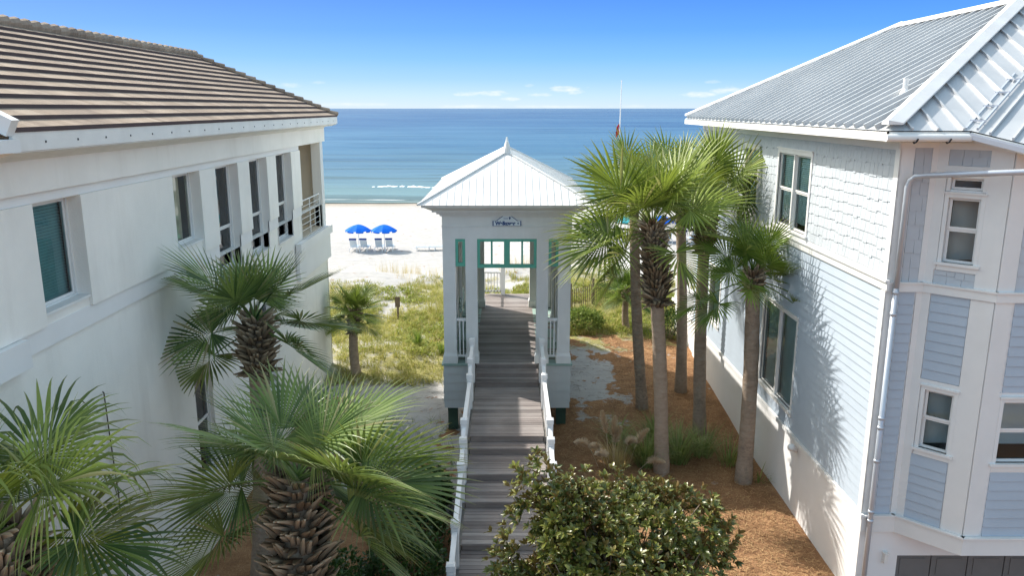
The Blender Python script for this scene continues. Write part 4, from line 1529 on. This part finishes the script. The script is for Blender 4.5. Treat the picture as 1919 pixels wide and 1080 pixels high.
G1 = 'sabal palms right of the boardwalk'
G2 = 'sabal palms left of the boardwalk'
palm('sabal_palm', (4.36, 20.55, terr(4.36, 20.55)), (3.80, 20.5, 6.95), .172, 'tall palm with a wide bristly leaf base column and the largest crown, nearest the pavilion', 3, btone=.95, boots=2.25, nf=30, pet=1.08, Rl=1.38, nl=34, rb=.46, elmin=-2, droop=.24, front=.4,
     extra=((212, -32, 1.6, .95, .35), (182, -12, 1.2, 1.4, .34), (196, 2, 1.25, 1.45, .32), (222, -10, 1.1, 1.35, .32), (170, 12, 1.2, 1.4, .3), (-60, -15, 1.0, 1.3, .34)), group=G1)
palm('sabal_palm', (6.0, 23.0, terr(6, 23)), (5.85, 23.1, 7.3), .17, 'tall palm with rust brown leaf bases, between the big crowned palm and the blue house', 4, boots=1.6, nf=22, pet=1.0, Rl=1.2, nl=32, rb=.38, elmin=-2, front=.4, group=G1,
     extra=((-20, -20, 1.0, 1.2, .35),))
palm('sabal_palm', (6.05, 26.0, terr(6, 26)), (5.7, 26.2, 7.55), .16, 'slender bare trunked palm standing behind, its crown merged into the tallest cluster', 5, boots=0, nf=10, pet=.8, Rl=1.1, nl=34, elmin=10, group=G1)
palm('sabal_palm', (4.5, 24.7, terr(4.5, 24.7)), (4.0, 24.9, 7.4), .155, 'grey lichen patched palm trunk directly behind the bristly trunked palm', 6, btone=.05, boots=0, nf=9, pet=.9, Rl=1.1, nl=34, elmin=10, group=G1)
palm('sabal_palm', (6.47, 19.9, terr(6.47, 19.9)), (6.33, 19.9, 5.85), .185, 'short palm with a small sparse crown beside the large lower window of the blue house', 7, boots=.6, nf=14, pet=.72, Rl=.98, nl=34, leaf='palm_leaf_fresh', rb=.3, elmin=0, group=G1,
     extra=((325, -18, 1.2, .95, .3), (345, -12, 1.25, .95, .3), (190, -12, 1.5, .98, .25), (205, -20, 1.2, .9, .3)), droop=.15)
palm('sabal_palm', (5.1, 32.6, terr(5.1, 32.6)), (5.1, 32.6, terr(5.1, 32.6) + 1.6), .13, 'low bushy bright green palm by the sand fence behind the trunks', 8, boots=.5, nf=22, pet=.5, Rl=.8, nl=36, leaf='palm_leaf_fresh', rb=.2, elmin=-20, group=G1)
palm('sabal_palm', (-5.32, 15.3, 0), (-5.12, 15.5, 5.75), .19, 'tall palm close against the cream house with a dark spiky crown', 9, boots=1.25, nf=20, pet=.85, Rl=1.08, nl=36, front=.35, leaf='palm_leaf_blue', rb=.40, elmin=-14, elmax=75, droop=.13, group=G2,
     extra=((175, -25, 1.1, 1.1, .2), (5, -22, .9, 1.1, .2)))
palm('sabal_palm', (-3.0, 10.5, 0), (-3.05, 10.6, 4.7), .26, 'big foreground palm with broad arching fans and a thick bristly trunk', 10, boots=2.6, nf=24, pet=.9, Rl=1.32, nl=46, front=.3, leaf='palm_leaf_blue', rb=.50, elmin=-22, elmax=60, droop=.26, group=G2,
     extra=((5, 15, 1.0, 1.35, .22), (-22, -20, 1.15, 1.35, .28), (30, -22, 1.1, 1.3, .28), (-160, -20, 1.2, 1.35, .3)))
palm('sabal_palm', (-5.75, 28.6, terr(-5.75, 28.6)), (-5.75, 28.9, 2.45), .16, 'small palm at the seaward corner of the cream house', 12, boots=.9, nf=22, pet=.55, Rl=.82, nl=34, leaf='palm_leaf', rb=.26, elmin=-25, group=G2, droop=.15)
palm('sabal_palm', (-5.75, 8.1, 0), (-5.75, 8.0, 5.3), .25, 'ragged palm with drooping yellowed fans cut by the lower left corner of the photo', 13, boots=2.0, nf=20, pet=.9, Rl=1.2, nl=40, front=.35, leaf='palm_leaf', rb=.46, elmin=-22, elmax=68, droop=.42, broken=.4, group=G2)


# ================================================================ MAGNOLIA
def rosette(mb, p, d, r, L=.15, n=8):
    d = d.normalized(); s = d.cross(V((.3, .2, 1))).normalized(); u = s.cross(d)
    tone0 = r.random()
    for i in range(n):
        a = 2 * math.pi * i / n + r.uniform(-.3, .3)
        o_ = (s * math.cos(a) + u * math.sin(a)); inc = r.uniform(.3, 1.0)
        ax = (o_ * inc + d * (1.1 - inc * .6)).normalized(); sd = ax.cross(d).normalized()
        if sd.length < .1: continue
        ln = L * r.uniform(.75, 1.25); wd = ln * .175; nm = sd.cross(ax).normalized()
        t = min(1, max(0, tone0 * .5 + r.uniform(0, .5))); dry = .85 if r.random() < .03 else (r.uniform(.2, .5) if r.random() < .22 else 0)
        b0 = p + ax * .01; m1 = p + ax * ln * .4; m2 = p + ax * ln * .75 - V((0, 0, .01)); tp = p + ax * ln - V((0, 0, .025))
        b = len(mb.v)
        mb.v += [tuple(q) for q in (b0, m1 - sd * wd + nm * .012, m1, m1 + sd * wd + nm * .012, m2 - sd * wd * .75 + nm * .008, m2, m2 + sd * wd * .75 + nm * .008, tp)]
        mb.c += [(t, .2, dry)] * 8
        for f in ((b, b + 2, b + 1), (b, b + 3, b + 2), (b + 1, b + 2, b + 5, b + 4), (b + 2, b + 3, b + 6, b + 5), (b + 4, b + 5, b + 7), (b + 5, b + 6, b + 7)):
            mb.f.append(f); mb.m.append(0)


MG = empty('magnolia_tree', (1.7, 11.0, 0), 'glossy broad leaved magnolia with bronze leaf undersides in the foreground right of the boardwalk', 'tree')
mb = MB(); br = MB()
r = random.Random(5)
lobes = [((1.55, 11.2, 3.1), (1.6, 1.3, 1.35)), ((.52, 11.2, 4.05), (.5, .5, .85)), ((.85, 11.0, 3.5), (.9, .8, .85)), ((2.5, 11.3, 3.45), (1.0, .9, .8)),
         ((3.0, 11.4, 3.2), (.65, .7, .85)), ((.35, 10.7, 2.9), (.85, .8, .9)), ((1.7, 10.4, 2.6), (1.7, 1.0, 1.3)), ((2.8, 11.0, 2.5), (.85, .8, 1.0)), ((0.0, 10.6, 2.75), (.6, .6, .45)),
         ((1.4, 11.5, 3.75), (.9, .6, .5)), ((2.2, 11.6, 3.7), (.65, .5, .45)), ((.9, 10.2, 2.3), (1.0, .8, 1.0)), ((1.2, 11.0, 3.35), (1.0, .8, .8)), ((.95, 10.9, 2.9), (.8, .8, .9))]
tips = []
for (c_, rad_) in lobes:
    cnt = int(520 * (rad_[0] * rad_[1] * rad_[2]) ** .62)
    for i in range(cnt):
        d = V((r.gauss(0, 1), r.gauss(0, 1), r.gauss(0, 1))).normalized()
        f = r.uniform(.35, 1.06) ** .5
        q = V(c_) + V((d.x * rad_[0], d.y * rad_[1], d.z * rad_[2])) * f
        if noise.noise(q * 1.9 + V((3, 1, 0))) < -.20: continue
        if q.z < .6: continue
        dd = (d + V((0, 0, .55)) + V((r.uniform(-.4, .4), r.uniform(-.4, .4), r.uniform(-.2, .4)))).normalized()
        tips.append((q, dd))
for q, dd in r.sample(tips, 60):
    if q.z > 2.2: tips.append((q + dd * r.uniform(.12, .34), dd))
for q, dd in tips:
    rosette(mb, q, dd, r, r.uniform(.115, .16), r.randint(6, 9))
trunk_pts = [(1.7, 11.0, -.2), (1.68, 11.0, .8), (1.62, 10.98, 1.6), (1.6, 11.0, 2.4), (1.5, 11.05, 3.4)]
br.tube(trunk_pts, [.12, .10, .085, .06, .02], 10)
for q, dd in r.sample(tips, 130):
    st = V(trunk_pts[r.randint(1, 3)]); st.z += r.uniform(0, .5)
    md_ = st.lerp(q, .55) + V((r.uniform(-.1, .1), r.uniform(-.1, .1), -.12))
    br.tube([st, md_, q], [.028, .016, .005], 5, caps=False)
mb.build('crown', M['magnolia_leaf'], MG)
br.build('trunk', M['palm_bark'], MG)


# ================================================================ SHRUBS, GRASSES
def blade(mb, p, azm, L, wd, lean, curl, tone, dry=0.0, segs=3):
    d = V((math.cos(azm) * math.sin(lean), math.sin(azm) * math.sin(lean), math.cos(lean)))
    s = V((-math.sin(azm), math.cos(azm), 0)) * wd / 2
    cur = V(p); prev = None
    for k in range(segs + 1):
        f = k / segs; w_ = s * (1 - f ** 1.6 * .95)
        row_ = (cur - w_, cur + w_)
        if prev:
            b = len(mb.v)
            mb.v += [tuple(q) for q in prev + row_]
            mb.c += [(tone, (k - 1) / segs, dry)] * 2 + [(tone, f, dry)] * 2
            mb.f.append((b, b + 1, b + 3, b + 2)); mb.m.append(0)
        prev = row_
        d = (d + V((math.cos(azm), math.sin(azm), -.9)) * curl / segs * (f + .3)).normalized()
        cur = cur + d * L / segs


r = random.Random(11)
mb = MB()
cnt = 0
for i in range(13000):
    x = r.uniform(-13, 15); y = (27.5 if x < -2.2 else 29.6) + 18.5 * r.random() ** 1.05
    if y > 47.5: continue
    if abs(x) < 2.1 and y < 31.7: continue
    if x < -6.7 and y < 30: continue
    if x > 7 and y < 33.3: continue
    if x > 2.2 and y < 31.0: continue
    c_ = cover(x, y)[1] + .35 * nz(x, y, .9, 31)
    if c_ < (.30 if y < 37 else .30 + (y - 37) * .022): continue
    z = terr(x, y)
    if y > 40 and r.random() < .3: continue
    tone0 = .5 + .5 * nz(x, y, .35, 50)
    hh = r.uniform(.16, .42) * (1.15 if tone0 > .5 else .9)
    for k in range(10):
        a = r.uniform(0, 2 * math.pi)
        blade(mb, (x + r.uniform(-.13, .13), y + r.uniform(-.13, .13), z - .02), a, hh * r.uniform(.6, 1.2), r.uniform(.014, .03), r.uniform(.1, .8), r.uniform(.2, 1.2),
              min(1, max(0, tone0 + r.uniform(-.35, .35))), r.choice((0, 0, .3, .8)), 2)
tag(mb.build('dune_grass', M['dune_grass'], loc=(0, 37, 0)), 'yellow green dune grass covering the low dunes between the houses and the beach', 'grass', kind='stuff')
# broad green ground cover among the grass
mb = MB()
for i in range(2600):
    x = r.uniform(-9, 9); y = r.uniform(27.8 if x < -2.2 else 30, 42)
    if abs(x) < 2.1 and y < 31.7: continue
    if x < -6.7 and y < 30.2: continue
    if x > 6.8 and y < 33.3: continue
    if x > 2.2 and y < 31.5: continue
    if nz(x, y, .45, 77) < -.02: continue
    z = terr(x, y)
    for k in range(14):
        a = r.uniform(0, 2 * math.pi)
        blade(mb, (x + r.uniform(-.2, .2), y + r.uniform(-.2, .2), z + r.uniform(0, .12)), a, r.uniform(.10, .22), r.uniform(.035, .07), r.uniform(.3, 1.1), .8, r.uniform(.2, 1), 0, 2)
tag(mb.build('ground_cover', M['dune_green'], loc=(0, 35, 0)), 'bright green leafy ground cover patches in the dune grass', 'ground cover', kind='stuff')
# sea oats on the seaward dune edge
mb = MB()
for i in range(750):
    x = r.uniform(-14, 16); y = r.uniform(43.0, 50.5)
    if nz(x, y, .35, 60) < -.08 + (y - 43) * .035: continue
    z = terr(x, y)
    for k in range(4):
        blade(mb, (x + r.uniform(-.1, .1), y + r.uniform(-.1, .1), z), r.uniform(0, 6.3), r.uniform(.3, .95), .014, r.uniform(.0, .35), r.uniform(.1, .8), r.uniform(.2, .9), .6, 3)
tag(mb.build('sea_oats', M['straw'], loc=(0, 47, 0)), 'thin straw coloured sea oats along the seaward edge of the dunes', 'sea oats', kind='stuff')


def leafy(name, c_, rad_, label, seed, mat='shrub_leaf', n=900, L=.07, cat='shrub', group=None):
    r = random.Random(seed)
    root = empty(name, (c_[0], c_[1], c_[2] - rad_[2]), label, cat, group)
    mb = MB(); st = MB()
    tips = []
    for i in range(n):
        d = V((r.gauss(0, 1), r.gauss(0, 1), abs(r.gauss(0, 1)) * 1.1 - .25)).normalized()
        f = r.uniform(.3, 1.05) ** .45 * (1 + .28 * noise.noise(d * 2.1 + V((seed, 0, 0))))
        p_ = V(c_) + V((d.x * rad_[0], d.y * rad_[1], d.z * rad_[2])) * f
        tips.append(p_)
        for k in range(4):
            ax = (d * .6 + V((r.gauss(0, .7), r.gauss(0, .7), r.gauss(.2, .6)))).normalized(); sd = ax.cross(V((r.random(), r.random(), 1))).normalized()
            ln = L * r.uniform(.7, 1.4); t = r.random()
            b = len(mb.v)
            mb.v += [tuple(q) for q in (p_, p_ + ax * ln * .5 - sd * ln * .25, p_ + ax * ln, p_ + ax * ln * .5 + sd * ln * .25)]
            mb.c += [(t, .3, 0)] * 4; mb.f.append((b, b + 1, b + 2, b + 3)); mb.m.append(0)
    b0 = V((c_[0], c_[1], c_[2] - rad_[2]))
    for q in r.sample(tips, 25):
        st.tube([b0, b0.lerp(q, .5) + V((0, 0, .05)), q], [.015, .01, .004], 4, caps=False)
    mb.build('foliage', M[mat], root); st.build('stem', M['palm_bark'], root)
    return root


GH = 'dark shrubs under the left side of the boardwalk'
for i, (x, y, rx_, ry, rz2, lb) in enumerate(((-1.95, 18.3, .55, .9, .55, 'dark green shrub farthest up the walkway by the shaded sand'), (-2.1, 16.4, .75, 1.0, .75, 'dark green shrub beside the middle of the left railing'),
                                             (-2.0, 14.4, .8, 1.1, .85, 'dark green shrub behind the fans of the big foreground palm'), (-1.95, 12.2, .75, 1.1, .9, 'dark green shrub between the thick bristly trunk and the railing'),
                                             (-3.4, 13.6, .9, 1.1, .8, 'dark green shrub between the cream house and the walkway'), (-1.9, 10.2, .7, 1.0, .8, 'dark green shrub at the bottom edge beside the nearest post'),
                                             (-3.2, 12.0, .6, .8, .7, 'dark green shrub tucked behind the thick bristly trunk'), (-2.55, 9.0, .55, .8, .8, 'dark green shrub at the foot of the thick bristly trunk'))):
    leafy('shrub', (x - (.12 if y < 17 else 0), y, rz2 * .75), (rx_ * 1.15, ry * 1.1, rz2 * 1.2), lb, 40 + i, n=1500, L=.095, group=GH)
leafy('shrub', (3.1, 31.9, terr(3.1, 31.9) + .35), (1.0, .9, .6), 'rounded dull green bush beside the pavilion near the sand fence', 60, 'green_grass', 900, .11)
leafy('shrub', (6.7, 31.5, terr(6.7, 31.5) + .5), (.5, .8, .75), 'narrow bush at the seaward foot of the blue house', 61, 'shrub_leaf', 500, .09)


def grass_clump(name, x, y, h_, n, label, mat, seed, spread=.25, wd=.016, group=None, curl=1.2, cat='ornamental grass'):
    r = random.Random(seed); z = terr(x, y)
    root = empty(name, (x, y, z), label, cat, group)
    mb = MB()
    for k in range(n):
        a = r.uniform(0, 2 * math.pi); q = r.random() * spread
        blade(mb, (x + math.cos(a) * q, y + math.sin(a) * q, z - .03), a + r.uniform(-.4, .4), h_ * r.uniform(.6, 1.15), wd * r.uniform(.7, 1.3), r.uniform(.05, .55), curl * r.uniform(.5, 1.3), r.random(), r.choice((0, 0, 0, .4)), 6)
    mb.build('blades', M[mat], root)
    return root


GG = 'arching green grass clumps in the pine straw'
for i, (x, y, h_, n, lb) in enumerate(((4.0, 21.0, 1.15, 260, 'dense green grass clump just left of the bristly palm trunk'), (4.95, 21.2, 1.1, 230, 'green grass clump just right of the bristly palm trunk'),
                                      (5.75, 21.6, .95, 120, 'thin arching grass clump in front of the second trunk'), (6.35, 21.0, .9, 50, 'sparse arching grass tuft between two trunks near the blue house'),
                                      (6.9, 19.9, .7, 18, 'few long grass blades beside the short palm and the wall'), (4.55, 22.6, .8, 110, 'shaded grass clump behind the bristly palm trunk'), (3.3, 22.4, .8, 90, 'dim grass clump in the shaded straw near the pavilion'))):
    grass_clump('grass_clump', x, y, h_ * 1.15, int(n * 1.4), lb, 'green_grass', 70 + i, spread=.32, wd=.024, group=GG)
# pampas with plumes
PG = grass_clump('pampas_grass', 3.15, 20.9, .9, 260, 'straw coloured pampas grass with feathery tan plumes in front of the palms', 'straw', 90, .4, .014)
r = random.Random(91)
for i, (x, y, h_, az_, ln) in enumerate(((2.75, 20.9, 1.75, 100, .75), (2.95, 20.8, 1.65, 60, .7), (2.15, 20.7, 1.2, 170, .7), (2.5, 20.6, 1.05, 120, .6), (3.0, 20.8, 1.35, 20, .7),
                                        (3.45, 20.9, 1.25, 330, .7), (3.75, 20.8, 1.3, 10, .65), (4.1, 20.2, .75, 345, .7), (2.7, 20.5, .9, 200, .6))):
    mb = MB(); z0 = terr(x, y); a0 = R(az_)
    bx_, by_ = (x * .55 + 3.15 * .45), (y * .55 + 20.9 * .45)
    pts = []
    for k in range(9):
        f = k / 8
        pts.append(V((bx_ + (x - bx_) * f + math.cos(a0) * .22 * f ** 3, by_ + (y - by_) * f + math.sin(a0) * .22 * f ** 3, z0 + h_ * (f - .16 * f ** 4 * (2 if h_ < 1.3 else .6)))))
    mb.tube(pts, .006, 4, (.4, .2, 0))
    for k in range(900):
        f = r.uniform(.56, 1.0); idx = min(7, int(f * 8)); p_ = pts[idx].lerp(pts[idx + 1], f * 8 - idx)
        d = (pts[min(8, idx + 1)] - pts[idx]).normalized(); a = r.uniform(0, 6.28)
        o_ = V((math.cos(a), math.sin(a), r.uniform(-.5, .3))); w_ = math.sin(math.pi * min(1, (f - .5) / .5 * .85 + .12)) * .5 + .25
        e = p_ + (d * .5 + o_ * .55).normalized() * .24 * w_ - V((0, 0, .03))
        s = d.cross(o_).normalized() * .006
        mb.q([p_ - s, p_ + s, e + s * .4, e - s * .4], (r.random(), .3, 0))
    mb.build('plume', M['plume'], PG)
# yucca in the dune grass and loose tufts
for i, (x, y, lb) in enumerate(((-3.7, 31.6, 'spiky bright green yucca in the dune grass left of the pavilion'), (-2.6, 30.4, 'low spiky yucca at the grass edge close to the pavilion'))):
    grass_clump('yucca', x, y, .85 if i == 0 else .55, 60, lb, 'palm_leaf_fresh', 95 + i, .1, .045, 'yuccas in the dune grass', .35, 'yucca')
r = random.Random(99)
mb = MB()
for i in range(160):
    x = r.uniform(-4.4, -1.5); y = r.uniform(19.2, 24.3)
    z = terr(x, y)
    for k in range(5):
        blade(mb, (x + r.uniform(-.1, .1), y + r.uniform(-.1, .1), z), r.uniform(0, 6.3), r.uniform(.15, .5), .012, r.uniform(.2, .9), r.uniform(.3, 1), r.uniform(0, .4), 0, 3)
tag(mb.build('sparse_grass', M['green_grass'], loc=(-3, 22, 0)), 'thin dark grass scattered on the shaded white sand left of the walkway', 'grass', kind='stuff')
mb = MB()
for i in range(380):
    if r.random() < .5: x = r.uniform(1.9, 4.6); y = r.uniform(23, 31)
    else: x = r.uniform(-5, -1.5); y = r.uniform(20.5, 28)
    a = r.uniform(0, 6.3); L_ = r.uniform(.04, .32); z = terr(x, y) + .012
    p0 = V((x, y, z)); p2 = p0 + V((math.cos(a), math.sin(a), .05)) * L_; p1 = p0.lerp(p2, .5) + V((r.uniform(-.04, .04), r.uniform(-.04, .04), .01))
    mb.tube([p0, p1, p2], [.004, .0035, .002], 4, caps=False)
tag(mb.build('twigs', M['fence_wood'], loc=(0, 25, 0)), 'small dark twigs and leaf litter scattered on the white sand beside the pavilion', 'twigs', kind='stuff')
mb = MB()
for i in range(26000):
    x = r.uniform(1.5, 7.1); y = 12 + 19 * r.random() ** 1.3
    if cover(x, y)[0] < .5: continue
    a = r.uniform(0, 6.3); L_ = r.uniform(.08, .20); z = terr(x, y) + r.uniform(.012, .035)
    d = V((math.cos(a), math.sin(a), r.uniform(-.05, .22))) * L_; s = V((-d.y, d.x, 0)).normalized() * .0045
    mb.q([V((x, y, z)) - s, V((x, y, z)) + s, V((x, y, z)) + d + s, V((x, y, z)) + d - s], (r.random(), .2, 0))
tag(mb.build('pine_straw', M['pine'], loc=(4, 20, 0)), 'orange brown pine straw mulch scattered on the ground right of the boardwalk', 'mulch', kind='stuff')

# ================================================================ BEACH THINGS
# sand fence
SF = empty('sand_fence', (4.2, 36.6, terr(4.2, 36.6)), 'brown slatted sand fence with four posts in the dunes right of the pavilion', 'fence')
m = MB()
pf = [(3.0, 36.2), (4.1, 36.6), (5.2, 37.2), (5.95, 38.2)]
for (xa_, ya_), (xb_, yb2) in zip(pf, pf[1:]):
    k = 12
    for i in range(1, k):
        f = i / k; x = xa_ + (xb_ - xa_) * f; y = ya_ + (yb2 - ya_) * f; z = terr(x, y)
        m.box(x - .016, x + .016, y - .005, y + .005, z, z + .95 + rnd.uniform(-.05, .05))
    for zz in (.3, .75):
        m.bar((xa_, ya_ - .01, terr(xa_, ya_) + zz), (xb_, yb2 - .01, terr(xb_, yb2) + zz), .006, .01)
m.build('slats', M['fence_wood'], SF)
for x, y in pf:
    m = MB(); m.box(x - .05, x + .05, y - .05, y + .05, terr(x, y) - .2, terr(x, y) + 1.25); m.build('post', M['fence_wood'], SF)
z = terr(-5.3, 36.5)
PS = empty('wooden_post', (-5.2, 36.5, z), 'short dark wooden post with a board on top standing alone in the dune grass', 'post')
m = MB(); m.tube([(-5.2, 36.5, z - .2), (-5.2, 36.5, z + 1.1)], .05, 8); m.build('shaft', M['fence_wood'], PS)
m = MB(); m.box(-5.32, -5.08, 36.42, 36.45, z + .62, z + 1.12); m.build('board', M['fence_wood'], PS)

# flag pole
zf = terr(9.6, 69)
FPm = empty('flag_pole', (9.6, 69, zf), 'tall thin white beach flag pole with a red warning flag half way up', 'flag pole')
m = MB(); m.tube([(9.6, 69, zf - .3), (9.65, 69, 6), (9.7, 69, 12.25)], [.075, .06, .035], 8); m.tube([(9.7, 69, 12.25), (9.7, 69, 12.32)], .06, 8)
m.build('pole', M['rail_white'], FPm)
m = MB()
k = 8
for i in range(k):
    for j in range(6):
        def fp(a, b):
            return (9.6 - .26 * a / k + .04 * math.sin(b * 1.7), 69 + .06 * math.sin(a * 1.9 + b), 8.75 - .95 * b / 6 - .45 * (a / k) ** 1.2)
        m.q([fp(i, j), fp(i + 1, j), fp(i + 1, j + 1), fp(i, j + 1)])
m.build('flag', M['flag_red'], FPm)


def umbrella(x, y, label, mat='umbrella_blue', group='blue umbrellas on the beach'):
    z = terr(x, y)
    root = empty('beach_umbrella', (x, y, z), label, 'umbrella', group)
    m = MB(); m.tube([(x, y, z - .2), (x, y, z + 2.16)], .022, 8); m.build('pole', M['rail_white'], root)
    m = MB(); n8 = 8
    prof = [(0, 2.16), (.35, 2.08), (.72, 1.91), (1.08, 1.68)]
    for i in range(n8):
        for s in range(4):
            a0 = 2 * math.pi * (i + s / 4) / n8; a1 = 2 * math.pi * (i + (s + 1) / 4) / n8
            def pt(a, r_, zz, q):
                sag = 1 - .055 * math.sin(math.pi * q) * (r_ / 1.08)
                return (x + r_ * sag * math.cos(a), y + r_ * sag * math.sin(a), z + zz - .04 * math.sin(math.pi * q) * (r_ / 1.08))
            for (ra, za), (rb2, zb) in zip(prof, prof[1:]):
                m.q([pt(a0, ra, za, s / 4), pt(a0, rb2, zb, s / 4), pt(a1, rb2, zb, (s + 1) / 4), pt(a1, ra, za, (s + 1) / 4)])
            if s in (0, 1, 2):
                m.q([pt(a0, 1.08, 1.68, s / 4), pt(a1, 1.08, 1.68, (s + 1) / 4), pt(a1, 1.07, 1.57, (s + 1) / 4), pt(a0, 1.07, 1.57, s / 4)])
    m.build('canopy', M[mat], root)
    return root


def lounger(x, y, label, first=None, rz=0.0, up=True, group='beach loungers'):
    z = terr(x, y)
    root = empty('beach_lounger', (0, 0, 0), label, 'lounger', group)
    m = MB()      # faces the sea (+y); back towards the camera
    for s in (-.3, .3):
        m.box(s - .02, s + .02, -.5, 1.25, .28, .33)
    m.box(-.3, .3, 1.2, 1.25, .28, .33)
    m.build('frame', M['rail_white'], root)
    for px_, py_ in ((-.3, -.4), (.3, -.4), (-.3, 1.1), (.3, 1.1)):
        m = MB(); m.box(px_ - .025, px_ + .025, py_ - .025, py_ + .025, -.05, .28); m.build('leg', M['rail_white'], root)
    m = MB()
    for k in range(10): m.box(-.28, .28, .02 + k * .12, .11 + k * .12, .33, .345)
    m.build('seat', M['lounger_strap'], root)
    m = MB()
    if up:
        for k in range(7): m.hexa([(-.28, -.0 - k * .055, .36 + k * .1), (.28, -.0 - k * .055, .36 + k * .1), (.28, .02 - k * .055, .36 + k * .1), (-.28, .02 - k * .055, .36 + k * .1),
                                   (-.28, -.045 - k * .055, .44 + k * .1), (.28, -.045 - k * .055, .44 + k * .1), (.28, -.025 - k * .055, .44 + k * .1), (-.28, -.025 - k * .055, .44 + k * .1)])
        m.build('backrest', M['lounger_strap'], root)
        m = MB(); m.tube([(-.29, -.40, 1.06), (.29, -.40, 1.06)], .075, 10); m.build('pillow', M['navy_cloth'], root)
    else:
        for k in range(5): m.box(-.28, .28, -.48 + k * .1, -.40 + k * .1, .33, .345)
        m.build('backrest', M['lounger_strap'], root)
    root.location = (x, y, z); root.rotation_euler = (0, 0, rz)
    return root


umbrella(-12.15, 64.0, 'left one of the two open blue umbrellas, over the loungers left of the pavilion')
umbrella(-10.05, 64.0, 'right one of the two open blue umbrellas, over the loungers left of the pavilion')
umbrella(15.1, 65.5, 'blue umbrella seen between the palm trunks right of the pavilion')
umbrella(13.0, 66.0, 'blue umbrella mostly hidden by the slender bare palm trunk')
umbrella(10.3, 66.5, 'teal umbrella behind the big palm crown near the flag pole', 'umbrella_teal', 'teal umbrellas on the beach')
src = lounger(-12.5, 63.6, 'white lounger with navy pillow, leftmost under the left blue umbrella')
for x, y, lb in ((-11.65, 63.6, 'white lounger with navy pillow, right seat under the left blue umbrella'), (-10.45, 63.7, 'white lounger with navy pillow, left seat under the second blue umbrella'),
                 (-9.6, 63.7, 'white lounger with navy pillow, rightmost under the second blue umbrella'), (14.6, 65.0, 'white lounger under the blue umbrella between the palm trunks, left seat'),
                 (15.6, 65.0, 'white lounger under the blue umbrella between the palm trunks, right seat'), (13.4, 65.0, 'white lounger partly behind the slender bare palm trunk'),
                 (9.3, 65.8, 'white lounger below the teal umbrella, left seat'), (10.5, 65.8, 'white lounger below the teal umbrella, right seat')):
    copy_thing(src, (x, y, terr(x, y)), rnd.uniform(-.06, .06), lb)
flat = lounger(-6.3, 64.0, 'weathered flat lounger lying sideways on the sand just left of the pavilion', rz=R(90), up=False, group='folded flat loungers on the sand')
for x, y, rz, lb in ((-5.3, 64.1, 92, 'flat lounger end to end with another, touching the left pavilion edge'), (5.9, 66, 88, 'flat lounger on the sand just right of the pavilion'),
                     (7.3, 65.9, 93, 'flat lounger on the sand between the pavilion and the flag pole'), (8.4, 65.7, 90, 'flat lounger on the sand at the foot of the flag pole'), (-15.1, 62.0, 80, 'flat lounger beside the corner of the cream house')):
    copy_thing(flat, (x, y, terr(x, y)), R(rz), lb)
